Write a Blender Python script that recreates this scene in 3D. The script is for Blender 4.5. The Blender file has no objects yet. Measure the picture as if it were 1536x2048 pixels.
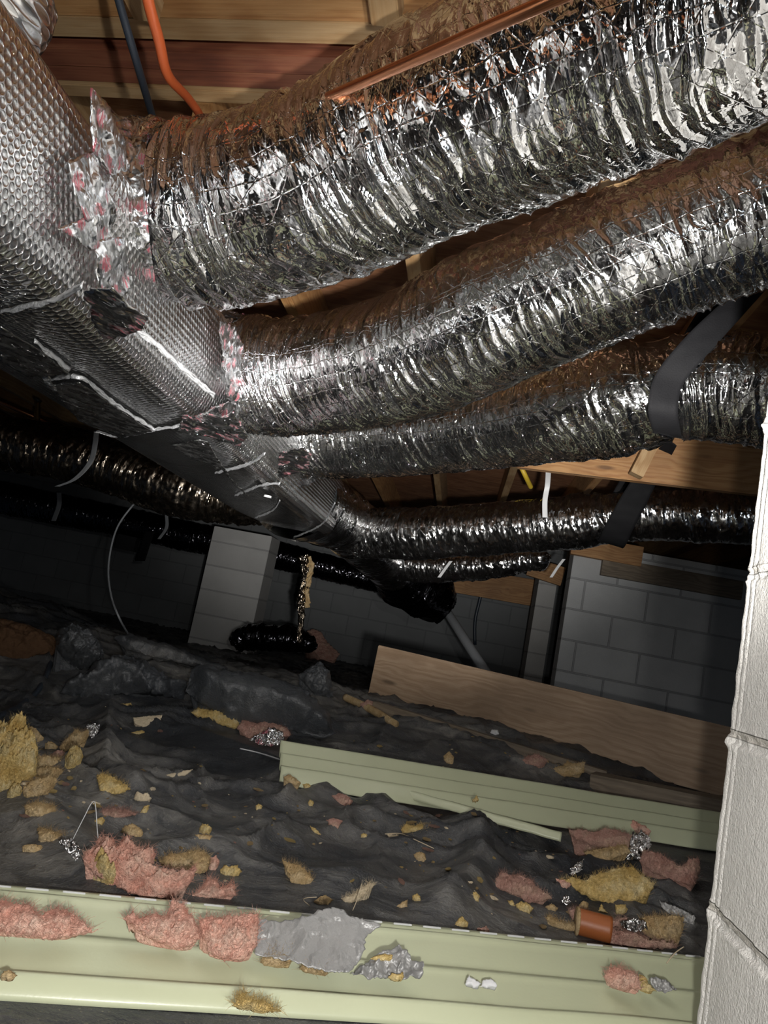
import bpy, math, random
import numpy as np
from mathutils import Vector, Matrix
from mathutils.geometry import delaunay_2d_cdt

# ------------------------------------------------------------------ camera
CZ = 0.45                      # lens height above the crawlspace ground
F = 1479.0                     # focal length in pixels of the 1536x2048 frame
YAW, PITCH, ROLL = math.radians(7.2), math.radians(8.8), math.radians(11.0)
sc = bpy.context.scene
col = sc.collection
cd = bpy.data.cameras.new('camera'); cam = bpy.data.objects.new('camera', cd); col.objects.link(cam)
CAMR = Matrix.Rotation(YAW, 4, 'Z') @ Matrix.Rotation(math.pi/2 + PITCH, 4, 'X') @ Matrix.Rotation(ROLL, 4, 'Z')
cam.matrix_world = Matrix.Translation((0, 0, CZ)) @ CAMR
cd.sensor_fit = 'VERTICAL'; cd.sensor_height = 36.0; cd.lens = 36.0 * F / 2048.0
cd.clip_start = 0.02; cd.clip_end = 60
sc.camera = cam

# ------------------------------------------------------------------ world, lights, exposure
w = bpy.data.worlds.new('world'); sc.world = w; w.use_nodes = True
w.node_tree.nodes['Background'].inputs[0].default_value = (0.45, 0.6, 0.9, 1)
w.node_tree.nodes['Background'].inputs[1].default_value = 0.02
def light(name, typ, loc, target, power, colr, size, **kw):
    l = bpy.data.lights.new(name, typ); o = bpy.data.objects.new(name, l); col.objects.link(o)
    o.location = loc; d = Vector(target) - Vector(loc)
    o.rotation_euler = d.to_track_quat('-Z', 'Y').to_euler()
    l.energy = power; l.color = colr
    if typ == 'AREA':
        l.shape = 'RECTANGLE'; l.size = size[0]; l.size_y = size[1]
    else:
        l.shadow_soft_size = size
    for k, v in kw.items(): setattr(l, k, v)
    return o
# hand-held work torch just right of the lens, tipped up at the ducts: wide spill and the narrower beam
light('torch_light', 'SPOT', (0.14, -0.02, CZ + 0.16), (-0.1, 1.0, CZ + 1.6), 40, (1.0, 0.97, 0.92), 0.02,
      spot_size=math.radians(140), spot_blend=0.35)
light('torch_beam', 'SPOT', (0.14, -0.02, CZ - 0.08), (-0.35, 3.0, CZ + 1.12), 420, (1.0, 0.97, 0.93), 0.025,
      spot_size=math.radians(52), spot_blend=0.7)
# phone flash beside the lens
light('phone_light', 'SPOT', (0.05, 0.0, CZ - 0.05), (0.05, 1.5, CZ - 0.72), 38, (1.0, 0.97, 0.93), 0.012,
      spot_size=math.radians(130), spot_blend=0.9)
# daylight coming in at the access hatch behind the camera
light('hatch_daylight', 'AREA', (1.25, -1.5, CZ + 0.35), (0.2, 1.3, CZ + 0.5), 7, (0.8, 0.9, 1.0), (0.8, 0.5))
sc.view_settings.view_transform = 'Standard'; sc.view_settings.look = 'None'
sc.view_settings.gamma = 1.0; sc.view_settings.use_curve_mapping = False
sc.view_settings.exposure = 0.0

# ------------------------------------------------------------------ pixel <-> place
R3 = CAMR.to_3x3()
def ray(px, py):
    return (R3 @ Vector(((px - 768) / F, -(py - 1024) / F, -1.0)))
def P(px, py, Y):
    d = ray(px, py); t = Y / d.y
    return Vector((d.x * t, Y, CZ + d.z * t))

# ------------------------------------------------------------------ noise
def _h(ix, iy, seed):
    n = (ix.astype(np.int64) * 374761393 + iy.astype(np.int64) * 668265263 + seed * 974711) & 0x7fffffff
    n = ((n ^ (n >> 13)) * 1274126177) & 0x7fffffff
    return ((n ^ (n >> 16)) & 0xffff) / 65535.0
def pn(x, y, seed=0):
    x = np.asarray(x, float); y = np.asarray(y, float)
    ix = np.floor(x); iy = np.floor(y); fx = x - ix; fy = y - iy
    u = fx * fx * fx * (fx * (fx * 6 - 15) + 10); v = fy * fy * fy * (fy * (fy * 6 - 15) + 10)
    def g(a, b):
        an = _h(ix + a, iy + b, seed) * 6.28318
        return np.cos(an) * (fx - a) + np.sin(an) * (fy - b)
    n0 = g(0, 0) * (1 - u) + g(1, 0) * u
    n1 = g(0, 1) * (1 - u) + g(1, 1) * u
    return (n0 * (1 - v) + n1 * v) * 1.5
def fbm(x, y, seed=0, o=4):
    r = 0; a = 1; s = 0
    for k in range(o):
        r = r + a * pn(x * 2 ** k, y * 2 ** k, seed + k * 17); s += a; a *= .5
    return r / s
def sst(a, b, x):
    t = np.clip((x - a) / (b - a), 0, 1); return t * t * (3 - 2 * t)
def facets(x, y, seed=0):
    """height field of tilted flat cells: crumpled sheet"""
    ix = np.floor(x); iy = np.floor(y); best = np.full(x.shape, 9.0); h = np.zeros(x.shape)
    for a in (-1, 0, 1):
        for b in (-1, 0, 1):
            cx = ix + a + _h(ix + a, iy + b, seed); cy = iy + b + _h(ix + a, iy + b, seed + 5)
            d = (x - cx) ** 2 + (y - cy) ** 2
            hh = (_h(ix + a, iy + b, seed + 9) - .5) * (x - cx) + (_h(ix + a, iy + b, seed + 11) - .5) * (y - cy)
            m = d < best; best = np.where(m, d, best); h = np.where(m, hh, h)
    return h + .35 * best

# ------------------------------------------------------------------ materials
def N(nt, t, **kw):
    n = nt.nodes.new(t)
    for k, v in kw.items():
        if k == 'ins':
            for a, b in v.items(): n.inputs[a].default_value = b
        else: setattr(n, k, v)
    return n
def newmat(name):
    m = bpy.data.materials.new(name); m.use_nodes = True
    nt = m.node_tree; return m, nt, nt.nodes['Principled BSDF']
def M(nt, op, a, b=None, c=None):
    n = nt.nodes.new('ShaderNodeMath'); n.operation = op
    for i, v in enumerate((a, b, c)):
        if v is None: continue
        if isinstance(v, (int, float)): n.inputs[i].default_value = v
        else: nt.links.new(v, n.inputs[i])
    return n.outputs[0]
def VM(nt, op, a, b=None):
    n = nt.nodes.new('ShaderNodeVectorMath'); n.operation = op
    for i, v in enumerate((a, b)):
        if v is None: continue
        if isinstance(v, (tuple, list)): n.inputs[i].default_value = v
        else: nt.links.new(v, n.inputs[i])
    return n.outputs['Value'] if op in ('DOT_PRODUCT', 'LENGTH', 'DISTANCE') else n.outputs[0]
def noise(nt, vec, scale, detail=3, rough=.5):
    n = N(nt, 'ShaderNodeTexNoise', ins={'Scale': scale, 'Detail': detail, 'Roughness': rough})
    nt.links.new(vec, n.inputs['Vector']); return n.outputs['Fac'], n.outputs['Color']
def ramp(nt, fac, stops):
    r = nt.nodes.new('ShaderNodeValToRGB'); e = r.color_ramp.elements
    while len(e) < len(stops): e.new(0.5)
    for k, (p, c) in enumerate(stops):
        e[k].position = p; e[k].color = (c[0], c[1], c[2], 1) if not isinstance(c, (int, float)) else (c, c, c, 1)
    nt.links.new(fac, r.inputs[0]); return r.outputs[0]
def mix(nt, fac, a, b):
    n = nt.nodes.new('ShaderNodeMix'); n.data_type = 'RGBA'
    for i, v in ((0, fac), (6, a), (7, b)):
        if isinstance(v, (int, float)): n.inputs[i].default_value = v
        elif isinstance(v, tuple): n.inputs[i].default_value = (v[0], v[1], v[2], 1)
        else: nt.links.new(v, n.inputs[i])
    return n.outputs[2]
def bump(nt, bsdf, h, dist=1.0, strength=1.0):
    b = N(nt, 'ShaderNodeBump', ins={'Strength': strength, 'Distance': dist})
    nt.links.new(h, b.inputs['Height']); nt.links.new(b.outputs[0], bsdf.inputs['Normal']); return b
def uvmap(nt, sx=1, sy=1, warp=0, wscale=8):
    t = nt.nodes.new('ShaderNodeTexCoord'); v = t.outputs['UV']
    if warp:
        f, c = noise(nt, v, wscale, 2)
        c2 = VM(nt, 'SUBTRACT', c, (.5, .5, .5)); c3 = VM(nt, 'MULTIPLY', c2, (warp, warp, 0)); v = VM(nt, 'ADD', v, c3)
    return VM(nt, 'MULTIPLY', v, (sx, sy, 1))
def facet_node(nt, vec, amp):
    v = N(nt, 'ShaderNodeTexVoronoi', voronoi_dimensions='2D', ins={'Scale': 1.0, 'Randomness': 1.0})
    nt.links.new(vec, v.inputs['Vector'])
    d = VM(nt, 'SUBTRACT', vec, v.outputs['Position']); c = VM(nt, 'SUBTRACT', v.outputs['Color'], (.5, .5, .5))
    return M(nt, 'MULTIPLY', VM(nt, 'DOT_PRODUCT', d, c), amp)
def m_foil(name, colr=(.86, .87, .88), rough=.13, a1=.006, a2=.0018, a3=.0006, scrim=.00035, dirty=0.0):
    m, nt, b = newmat(name)
    b.inputs['Metallic'].default_value = 1
    f1 = facet_node(nt, uvmap(nt, 70, 10, .02, 10), a1)
    f2 = facet_node(nt, uvmap(nt, 150, 60, .01, 25), a2)
    f3 = facet_node(nt, uvmap(nt, 330, 260, .004, 60), a3)
    h = M(nt, 'ADD', M(nt, 'ADD', f1, f2), f3)
    if scrim:
        uv = uvmap(nt, 1, 1, .012, 14)
        sp = nt.nodes.new('ShaderNodeSeparateXYZ'); nt.links.new(uv, sp.inputs[0])
        x, y = sp.outputs[0], sp.outputs[1]
        tot = None
        for e, p in ((M(nt, 'ADD', x, M(nt, 'MULTIPLY', y, .8)), .045), (M(nt, 'SUBTRACT', x, M(nt, 'MULTIPLY', y, .8)), .052), (y, .03)):
            pp = M(nt, 'PINGPONG', e, p / 2)
            l = M(nt, 'MULTIPLY', M(nt, 'MAXIMUM', M(nt, 'SUBTRACT', 1.0, M(nt, 'DIVIDE', pp, .0014)), 0.0), scrim)
            tot = l if tot is None else M(nt, 'ADD', tot, l)
        h = M(nt, 'ADD', h, tot)
    bump(nt, b, h)
    uv = uvmap(nt)
    nf, _ = noise(nt, uv, 40, 4)
    r = N(nt, 'ShaderNodeMapRange', ins={1: .3, 2: .75, 3: rough * .7, 4: rough * 1.8}); nt.links.new(nf, r.inputs[0])
    nt.links.new(r.outputs[0], b.inputs['Roughness'])
    nf2, _ = noise(nt, uv, 6, 5, .6)
    c = mix(nt, M(nt, 'MULTIPLY', ramp(nt, nf2, [(.45, 0), (.75, 1)]), .25 + dirty), colr, (colr[0] * .6, colr[1] * .55, colr[2] * .5))
    nt.links.new(c, b.inputs['Base Color'])
    return m
def m_bubble(name):
    m, nt, b = newmat(name)
    b.inputs['Metallic'].default_value = 1; b.inputs['Roughness'].default_value = .20
    a = .0128
    uv = uvmap(nt, 1 / a, 1 / (a * 1.732), .002, 10)
    def cell(off):
        q = VM(nt, 'FRACTION', VM(nt, 'ADD', uv, (off, off, 0)))
        q = VM(nt, 'MULTIPLY', VM(nt, 'SUBTRACT', q, (.5, .5, 0)), (1, 1.732, 0)); return VM(nt, 'LENGTH', q)
    # fraction of z keeps 0
    d = M(nt, 'MINIMUM', cell(0.0), cell(0.5))
    q = M(nt, 'DIVIDE', d, .46)
    h = M(nt, 'MULTIPLY', M(nt, 'SQRT', M(nt, 'MAXIMUM', M(nt, 'SUBTRACT', 1.0, M(nt, 'MULTIPLY', q, q)), 0.0)), .0017)
    f2 = facet_node(nt, uvmap(nt, 40, 25, .02, 10), .0022)
    f3 = facet_node(nt, uvmap(nt, 300, 240, .004, 60), .0005)
    bump(nt, b, M(nt, 'ADD', h, M(nt, 'ADD', f2, f3)))
    nf, _ = noise(nt, uvmap(nt), 5, 4)
    nt.links.new(mix(nt, ramp(nt, nf, [(.4, 0), (.7, 1)]), (.86, .87, .88), (.68, .67, .65)), b.inputs['Base Color'])
    return m
def m_tape(name):
    m, nt, b = newmat(name); b.inputs['Metallic'].default_value = 1; b.inputs['Roughness'].default_value = .2
    uv = uvmap(nt, 1, 1, .01, 20)
    h = M(nt, 'ADD', facet_node(nt, uvmap(nt, 90, 40, .02, 10), .007), facet_node(nt, uvmap(nt, 200, 140, .02, 20), .0025))
    bump(nt, b, h)
    v = N(nt, 'ShaderNodeTexVoronoi', ins={'Scale': 30.0, 'Randomness': .6}); nt.links.new(uv, v.inputs['Vector'])
    n1, _ = noise(nt, uv, 140, 2)
    d = M(nt, 'ADD', v.outputs['Distance'], M(nt, 'MULTIPLY', M(nt, 'SUBTRACT', n1, .5), .55))
    n5, _ = noise(nt, uvmap(nt, 260, 40), 1.0, 2); fac = M(nt, 'MULTIPLY', ramp(nt, d, [(.34, 1), (.42, 0)]), ramp(nt, n5, [(.42, .15), (.55, .85)]))
    nt.links.new(mix(nt, fac, (.82, .83, .84), (.42, .03, .06)), b.inputs['Base Color'])
    nt.links.new(M(nt, 'SUBTRACT', 1.0, M(nt, 'MULTIPLY', fac, .55)), b.inputs['Metallic'])
    return m
def m_wood(name, c1, c2, c3, rough=.65, knots=True):
    m, nt, b = newmat(name); b.inputs['Roughness'].default_value = rough
    t = nt.nodes.new('ShaderNodeTexCoord'); o = t.outputs['Object']
    v = VM(nt, 'MULTIPLY', o, (1.2, 22, 22))
    n1, c = noise(nt, VM(nt, 'MULTIPLY', o, (2, 6, 6)), 1.5, 3)
    vv = VM(nt, 'ADD', v, VM(nt, 'MULTIPLY', c, (1, 3.2, 3.2)))
    wv = N(nt, 'ShaderNodeTexWave', wave_type='BANDS', bands_direction='Z', ins={'Scale': .55, 'Distortion': 7.0, 'Detail': 3.0, 'Detail Scale': 1.5})
    nt.links.new(vv, wv.inputs['Vector'])
    n2, _ = noise(nt, VM(nt, 'MULTIPLY', o, (4, 160, 160)), 1.0, 4, .6)
    f = M(nt, 'ADD', M(nt, 'ADD', M(nt, 'MULTIPLY', wv.outputs['Fac'], .28), .06), M(nt, 'MULTIPLY', n2, .66))
    cc = ramp(nt, f, [(.2, c2), (.55, c1), (.85, c3)])
    if knots:
        vo = N(nt, 'ShaderNodeTexVoronoi', ins={'Scale': 1.0}); nt.links.new(VM(nt, 'MULTIPLY', o, (3, 12, 12)), vo.inputs['Vector'])
        k = ramp(nt, vo.outputs['Distance'], [(.06, 1), (.14, 0)])
        cc = mix(nt, M(nt, 'MULTIPLY', k, .8), cc, tuple(x * .35 for x in c2))
    n3, _ = noise(nt, o, 3, 4)
    cc = mix(nt, M(nt, 'MULTIPLY', ramp(nt, n3, [(.45, 0), (.7, 1)]), .45), cc, tuple(x * .5 for x in c2))
    nt.links.new(cc, b.inputs['Base Color']); bump(nt, b, M(nt, 'MULTIPLY', f, .0012))
    return m
def m_block(name, c1, c2, bh=.203, bl=.406, mort=.011, bumpy=.003, shift=0.0, nsc=170, axis='XZ'):
    """concrete block wall; object coordinates, courses along z"""
    m, nt, b = newmat(name); b.inputs['Roughness'].default_value = .9
    t = nt.nodes.new('ShaderNodeTexCoord'); o = t.outputs['Object']
    sp = nt.nodes.new('ShaderNodeSeparateXYZ'); nt.links.new(o, sp.inputs[0])
    cb = nt.nodes.new('ShaderNodeCombineXYZ')
    nt.links.new(M(nt, 'ADD', M(nt, 'ADD', sp.outputs[0], sp.outputs[1]), shift) if axis == 'XZ' else sp.outputs[1], cb.inputs[0]); nt.links.new(sp.outputs[2], cb.inputs[1])
    br = N(nt, 'ShaderNodeTexBrick', ins={'Scale': 1.0, 'Mortar Size': mort / 2, 'Mortar Smooth': .3, 'Brick Width': bl, 'Row Height': bh,
           'Color1': (*c1, 1), 'Color2': (*[x * .9 for x in c1], 1), 'Mortar': (*c2, 1)})
    nt.links.new(cb.outputs[0], br.inputs['Vector'])
    n1, _ = noise(nt, o, nsc, 3, .6); n2, _ = noise(nt, o, 5, 4)
    c = mix(nt, M(nt, 'MULTIPLY', ramp(nt, n2, [(.4, 0), (.75, 1)]), .35), br.outputs['Color'], tuple(x * .6 for x in c1))
    nt.links.new(c, b.inputs['Base Color'])
    h = M(nt, 'ADD', M(nt, 'MULTIPLY', br.outputs['Fac'], -.004), M(nt, 'MULTIPLY', n1, bumpy))
    bump(nt, b, h); return m
def m_fluff(name, c1, c2, c3):
    m, nt, b = newmat(name); b.inputs['Roughness'].default_value = 1.0
    b.inputs['Specular IOR Level'].default_value = .1
    t = nt.nodes.new('ShaderNodeTexCoord'); o = t.outputs['Object']
    n1, c = noise(nt, o, 28, 5, .65); n2, _ = noise(nt, VM(nt, 'ADD', o, VM(nt, 'MULTIPLY', c, (.02, .02, .02))), 260, 4, .7)
    cc = ramp(nt, n1, [(.3, c1), (.5, c2), (.7, c3)])
    nt.links.new(mix(nt, M(nt, 'MULTIPLY', ramp(nt, n2, [(.35, 1), (.6, 0)]), .45), cc, tuple(x * .55 for x in c1)), b.inputs['Base Color'])
    bump(nt, b, M(nt, 'ADD', M(nt, 'MULTIPLY', n2, .006), M(nt, 'MULTIPLY', n1, .012)))
    return m
def m_plastic(name, base=(.030, .033, .038), dust=(.30, .285, .255), rough=.36, amt=.85, crump=.003):
    m, nt, b = newmat(name)
    t = nt.nodes.new('ShaderNodeTexCoord'); o = t.outputs['Object']
    n1, c = noise(nt, o, 2.2, 6, .62)
    vv = VM(nt, 'ADD', VM(nt, 'MULTIPLY', o, (9, 30, 20)), VM(nt, 'MULTIPLY', c, (9, 9, 9)))
    n2, _ = noise(nt, vv, 1.0, 5, .65)
    n3, _ = noise(nt, o, 240, 3, .6)
    f = M(nt, 'MULTIPLY', ramp(nt, n1, [(.42, 0), (.68, 1)]), ramp(nt, n2, [(.35, .15), (.7, 1)]))
    f = M(nt, 'MULTIPLY', f, amt)
    sp = ramp(nt, n3, [(.64, 0), (.70, .6)])
    cc = mix(nt, f, base, dust); cc = mix(nt, M(nt, 'MULTIPLY', sp, amt), cc, (.3, .26, .18))
    nt.links.new(cc, b.inputs['Base Color'])
    nt.links.new(M(nt, 'ADD', M(nt, 'MULTIPLY', f, .35), rough), b.inputs['Roughness'])
    b.inputs['Specular IOR Level'].default_value = .45
    v2 = N(nt, 'ShaderNodeTexVoronoi', ins={'Scale': 1.0}); 
    wv = VM(nt, 'ADD', VM(nt, 'MULTIPLY', o, (16, 26, 16)), VM(nt, 'MULTIPLY', c, (3, 3, 3)))
    nt.links.new(wv, v2.inputs['Vector'])
    d = VM(nt, 'SUBTRACT', wv, v2.outputs['Position']); cc2 = VM(nt, 'SUBTRACT', v2.outputs['Color'], (.5, .5, .5))
    fh = M(nt, 'MULTIPLY', VM(nt, 'DOT_PRODUCT', d, cc2), crump)
    bump(nt, b, M(nt, 'ADD', fh, M(nt, 'ADD', M(nt, 'MULTIPLY', n2, .006), M(nt, 'MULTIPLY', n3, .0012))))
    return m
def m_plain(name, c, rough=.5, metal=0.0, bs=60, ba=.0005, spec=.5, var=.3):
    m, nt, b = newmat(name); b.inputs['Roughness'].default_value = rough; b.inputs['Metallic'].default_value = metal
    b.inputs['Specular IOR Level'].default_value = spec
    t = nt.nodes.new('ShaderNodeTexCoord'); n1, _ = noise(nt, t.outputs['Object'], bs, 4, .6); n2, _ = noise(nt, t.outputs['Object'], 7, 5)
    nt.links.new(mix(nt, M(nt, 'MULTIPLY', ramp(nt, n2, [(.4, 0), (.7, 1)]), var), c, tuple(x * .55 for x in c)), b.inputs['Base Color'])
    bump(nt, b, M(nt, 'MULTIPLY', n1, ba)); return m
MT = {
 'foil1': m_foil('duct_foil', a1=.0070, a2=.0016, a3=.0004, rough=.06),
 'foil2': m_foil('duct_foil_tight', a1=.0062, a2=.0016, a3=.0004, rough=.07),
 'foil_far': m_foil('duct_foil_far', a1=.0080, a2=.0035, a3=.0, rough=.14, colr=(.8, .8, .8), scrim=0),
 'foil_dirty': m_foil('duct_foil_dirty', (.27, .23, .185), .2, .008, .003, 0, 0, .4),
 'foil_black': m_foil('dark_shiny_wrap', (.07, .07, .08), .14, .009, .004, 0, 0, .2),
 'bubble': m_bubble('bubble_foil'),
 'flat_foil': m_foil('flat_foil', (.5, .5, .5), .22, .002, .0014, .0007, 0, .3),
 'tape': m_tape('printed_foil_tape'),
 'pine': m_wood('pale_pine', (.36, .23, .11), (.25, .135, .05), (.43, .30, .16)),
 'orange': m_wood('orange_pine', (.38, .20, .075), (.24, .10, .03), (.45, .26, .11)),
 'red': m_wood('red_brown_wood', (.19, .06, .03), (.09, .026, .014), (.25, .10, .05)),
 'plank': m_wood('lumber_plank', (.32, .22, .14), (.24, .155, .09), (.39, .285, .19)),
 'osb': m_wood('subfloor_boards', (.24, .11, .05), (.14, .05, .022), (.32, .17, .09)),
 'greywood': m_wood('grey_weathered_wood', (.16, .125, .085), (.09, .065, .045), (.22, .17, .12)),
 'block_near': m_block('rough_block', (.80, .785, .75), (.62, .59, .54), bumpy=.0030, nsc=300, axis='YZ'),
 'block': m_block('grey_block', (.46, .47, .475), (.30, .305, .31), mort=.014),
 'yellow': m_fluff('yellow_fibreglass', (.62, .41, .13), (.86, .64, .27), (.93, .80, .48)),
 'tan': m_fluff('tan_fibreglass', (.50, .33, .16), (.70, .51, .27), (.82, .66, .42)),
 'pink': m_fluff('pink_fibreglass', (.80, .36, .27), (.95, .57, .45), (.97, .74, .60)),
 'mauve': m_fluff('dusty_pink_fibreglass', (.46, .24, .19), (.62, .38, .31), (.70, .50, .38)),
 'ground': m_plastic('black_ground_plastic'),
 'sheet': m_plastic('grey_black_plastic', (.05, .055, .062), (.17, .17, .165), .28, .6, .006),
 'dirt': m_plain('brown_dirt', (.10, .055, .03), .95, bs=60, ba=.006, spec=.1),
 'vinyl': m_plain('sage_vinyl', (.50, .53, .36), .34, bs=200, ba=.00015, spec=.5, var=.12),
 'strap': m_plain('black_webbing', (.008, .008, .009), .7, bs=300, ba=.0008, spec=.12, var=.2),
 'seam': m_plain('wrap_seam', (.75, .76, .78), .38, .55, bs=120, ba=.003, var=.3),
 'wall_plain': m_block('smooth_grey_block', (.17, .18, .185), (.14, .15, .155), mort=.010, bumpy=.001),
 'copper': m_plain('copper', (.78, .33, .16), .26, 1.0, bs=20, ba=.0002, var=.5),
 'orangepex': m_plain('orange_tube', (.62, .13, .04), .35, var=.1),
 'cable': m_plain('black_cable', (.03, .04, .055), .4, var=.1),
 'white': m_plain('white_plastic', (.62, .63, .64), .5, var=.2),
 'pvc': m_plain('grey_pvc', (.33, .35, .37), .45, var=.2),
 'brass': m_plain('brass', (.55, .38, .14), .35, 1.0),
 'paper': m_plain('grey_facing_paper', (.30, .30, .295), .45, .35, bs=60, ba=.003, var=.35),
 'leaf': m_plain('pale_straw', (.55, .46, .32), .8, var=.3),
 'rust': m_plain('rust_orange_can', (.30, .09, .025), .45, var=.3),
 'dark': m_plain('dark_box', (.02, .02, .022), .5),
 'yellowwire': m_plain('yellow_cable', (.6, .42, .04), .5),
}

# ------------------------------------------------------------------ object helpers
def tag(o, label=None, cat=None, group=None, kind=None):
    if label: o['label'] = label
    if cat: o['category'] = cat
    if group: o['group'] = group
    if kind: o['kind'] = kind
    return o
def thing(name, loc, label, cat, group=None):
    o = bpy.data.objects.new(name, None); col.objects.link(o); o.location = loc; o.empty_display_size = .05
    return tag(o, label, cat, group)
def mesh_obj(name, verts, faces, mat, parent=None, smooth=True, uv=None, origin=None):
    me = bpy.data.meshes.new(name)
    V = np.asarray(verts, float)
    org = Vector(origin) if origin is not None else Vector((0, 0, 0))
    V = V - np.array(org)
    if isinstance(faces, np.ndarray) and faces.shape[1] == 4:
        me.vertices.add(len(V)); me.vertices.foreach_set('co', V.ravel())
        n = len(faces); me.loops.add(n * 4); me.loops.foreach_set('vertex_index', faces.ravel().astype(np.int32))
        me.polygons.add(n); me.polygons.foreach_set('loop_start', np.arange(0, n * 4, 4, dtype=np.int32))
        me.update(calc_edges=True)
    else:
        me.from_pydata([tuple(v) for v in V], [], [tuple(f) for f in faces])
    if uv is not None:
        l = me.uv_layers.new(name='uv'); idx = np.empty(len(me.loops), np.int32); me.loops.foreach_get('vertex_index', idx)
        l.data.foreach_set('uv', np.asarray(uv, float)[idx].ravel())
    if smooth: me.polygons.foreach_set('use_smooth', np.ones(len(me.polygons), bool))
    me.materials.append(mat); me.validate(); me.update()
    o = bpy.data.objects.new(name, me); col.objects.link(o)
    if parent is not None:
        o.parent = parent; o.location = org - parent_world(parent)
    else: o.location = org
    return o
def parent_world(p):
    v = Vector((0, 0, 0))
    while p is not None: v = v + p.location; p = p.parent
    return v
def grid_faces(a, b):
    i = np.arange(a - 1)[:, None] * b + np.arange(b - 1)[None, :]
    i = i.ravel(); return np.stack([i, i + 1, i + b + 1, i + b], 1)
def smooth_path(pts, rad, step):
    p = [np.array(q) for q in pts]; r = list(rad)
    p = [2 * p[0] - p[1]] + p + [2 * p[-1] - p[-2]]; r = [r[0]] + r + [r[-1]]
    out = []; ro = []
    for i in range(1, len(p) - 2):
        n = max(2, int(np.linalg.norm(p[i + 1] - p[i]) / .01))
        for k in range(n):
            t = k / n
            def cr(a, b, c, d): return .5 * ((2 * b) + (-a + c) * t + (2 * a - 5 * b + 4 * c - d) * t * t + (-a + 3 * b - 3 * c + d) * t ** 3)
            out.append(cr(p[i - 1], p[i], p[i + 1], p[i + 2])); ro.append(r[i] + (r[i + 1] - r[i]) * (t * t * (3 - 2 * t)))
    out.append(p[-2]); ro.append(r[-2]); out = np.array(out); ro = np.array(ro)
    d = np.r_[0, np.cumsum(np.linalg.norm(np.diff(out, axis=0), axis=1))]
    n = max(3, int(d[-1] / step)); s = np.linspace(0, d[-1], n)
    q = np.stack([np.interp(s, d, out[:, k]) for k in range(3)], 1)
    # light smoothing
    for _ in range(2): q[1:-1] = (q[:-2] + 2 * q[1:-1] + q[2:]) / 4
    return s, q, np.interp(s, d, ro)
def frames(q, ref=(0, 0, 1)):
    T = np.gradient(q, axis=0); T /= np.linalg.norm(T, axis=1)[:, None]
    S = np.cross(T, np.array(ref, float)); S /= np.maximum(np.linalg.norm(S, axis=1), 1e-6)[:, None]
    U = np.cross(S, T); return T, S, U
def tube(name, pts, rad, mat, parent=None, vr=None, step=.0025, nt=260, disp=None, shape=None, ref=(0, 0, 1), caps=True, seam=0.0, origin=None):
    s, q, r = smooth_path(pts, rad, step); T, S, U = frames(q, ref)
    th = np.linspace(0, 2 * np.pi, nt) + seam
    SS, TH = np.meshgrid(s, th, indexing='ij'); RR = np.repeat(r[:, None], nt, 1)
    d = disp(SS, TH, RR) if disp else 0 * SS
    if disp is not None:      # close the seam
        wgt = sst(th[0] + .5, th[0], TH)
        d = d * (1 - wgt) + d[:, -1:] * wgt
    cx, cy = (np.cos(TH), np.sin(TH)) if shape is None else shape(SS, TH)
    X = (RR + d) * cx; Y = (RR + d) * cy
    V = q[:, None, :] + X[..., None] * S[:, None, :] + Y[..., None] * U[:, None, :]
    uv = np.stack([SS, (TH - seam) * (vr or RR.mean())], -1).reshape(-1, 2)
    V = V.reshape(-1, 3); f = grid_faces(len(s), nt)
    if caps and step > .0:
        pass
    return mesh_obj(name, V, f, mat, parent, uv=uv, origin=origin)
def pipe(name, pts, r, mat, parent=None, label=None, cat=None, group=None, nt=16, step=.01, origin=None):
    rad = [r] * len(pts) if not isinstance(r, (list, tuple)) else r
    pts = [Vector(p) for p in pts]
    ref = (0, 0, 1)
    d = (pts[-1] - pts[0]).normalized()
    if abs(d.z) > .8: ref = (0, 1, 0)
    s, q, r_ = smooth_path(pts, rad, step); T, S, U = frames(q, ref)
    th = np.linspace(0, 2 * np.pi, nt, endpoint=False)
    V = q[:, None, :] + r_[:, None, None] * (np.cos(th)[None, :, None] * S[:, None, :] + np.sin(th)[None, :, None] * U[:, None, :])
    n = len(s); F_ = []
    for i in range(n - 1):
        for j in range(nt):
            k = (j + 1) % nt; F_.append((i * nt + j, i * nt + k, (i + 1) * nt + k, (i + 1) * nt + j))
    F_.append(tuple(range(nt - 1, -1, -1))); F_.append(tuple((n - 1) * nt + j for j in range(nt)))
    o = mesh_obj(name, V.reshape(-1, 3), F_, mat, parent, origin=origin if origin else (pts[0] if parent is None else None))
    tag(o, label, cat, group); return o
def box_dir(name, a, b, h, t, mat, parent=None, up=(0, 0, 1), bev=.002, cuts=0, rough=0.0, seed=0):
    """board whose long axis runs a->b (centre of its bottom edge), h high, t thick; local x = length"""
    a = Vector(a); b = Vector(b); L = (b - a).length
    x = (b - a).normalized(); y = Vector(up).cross(x).normalized(); z = x.cross(y)
    import bmesh
    bm = bmesh.new(); bmesh.ops.create_cube(bm, size=1)
    for v in bm.verts: v.co = Vector(((v.co.x + .5) * L, v.co.y * t, (v.co.z + .5) * h))
    bmesh.ops.bevel(bm, geom=list(bm.edges), offset=min(bev, t * .2), segments=2, affect='EDGES')
    me = bpy.data.meshes.new(name); bm.to_mesh(me); bm.free(); me.materials.append(mat)
    o = bpy.data.objects.new(name, me); col.objects.link(o)
    m = Matrix((x, y, z)).transposed().to_4x4(); m.translation = a
    if parent is not None:
        o.parent = parent; m.translation = a - parent_world(parent)
    o.matrix_basis = m
    return o
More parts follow.
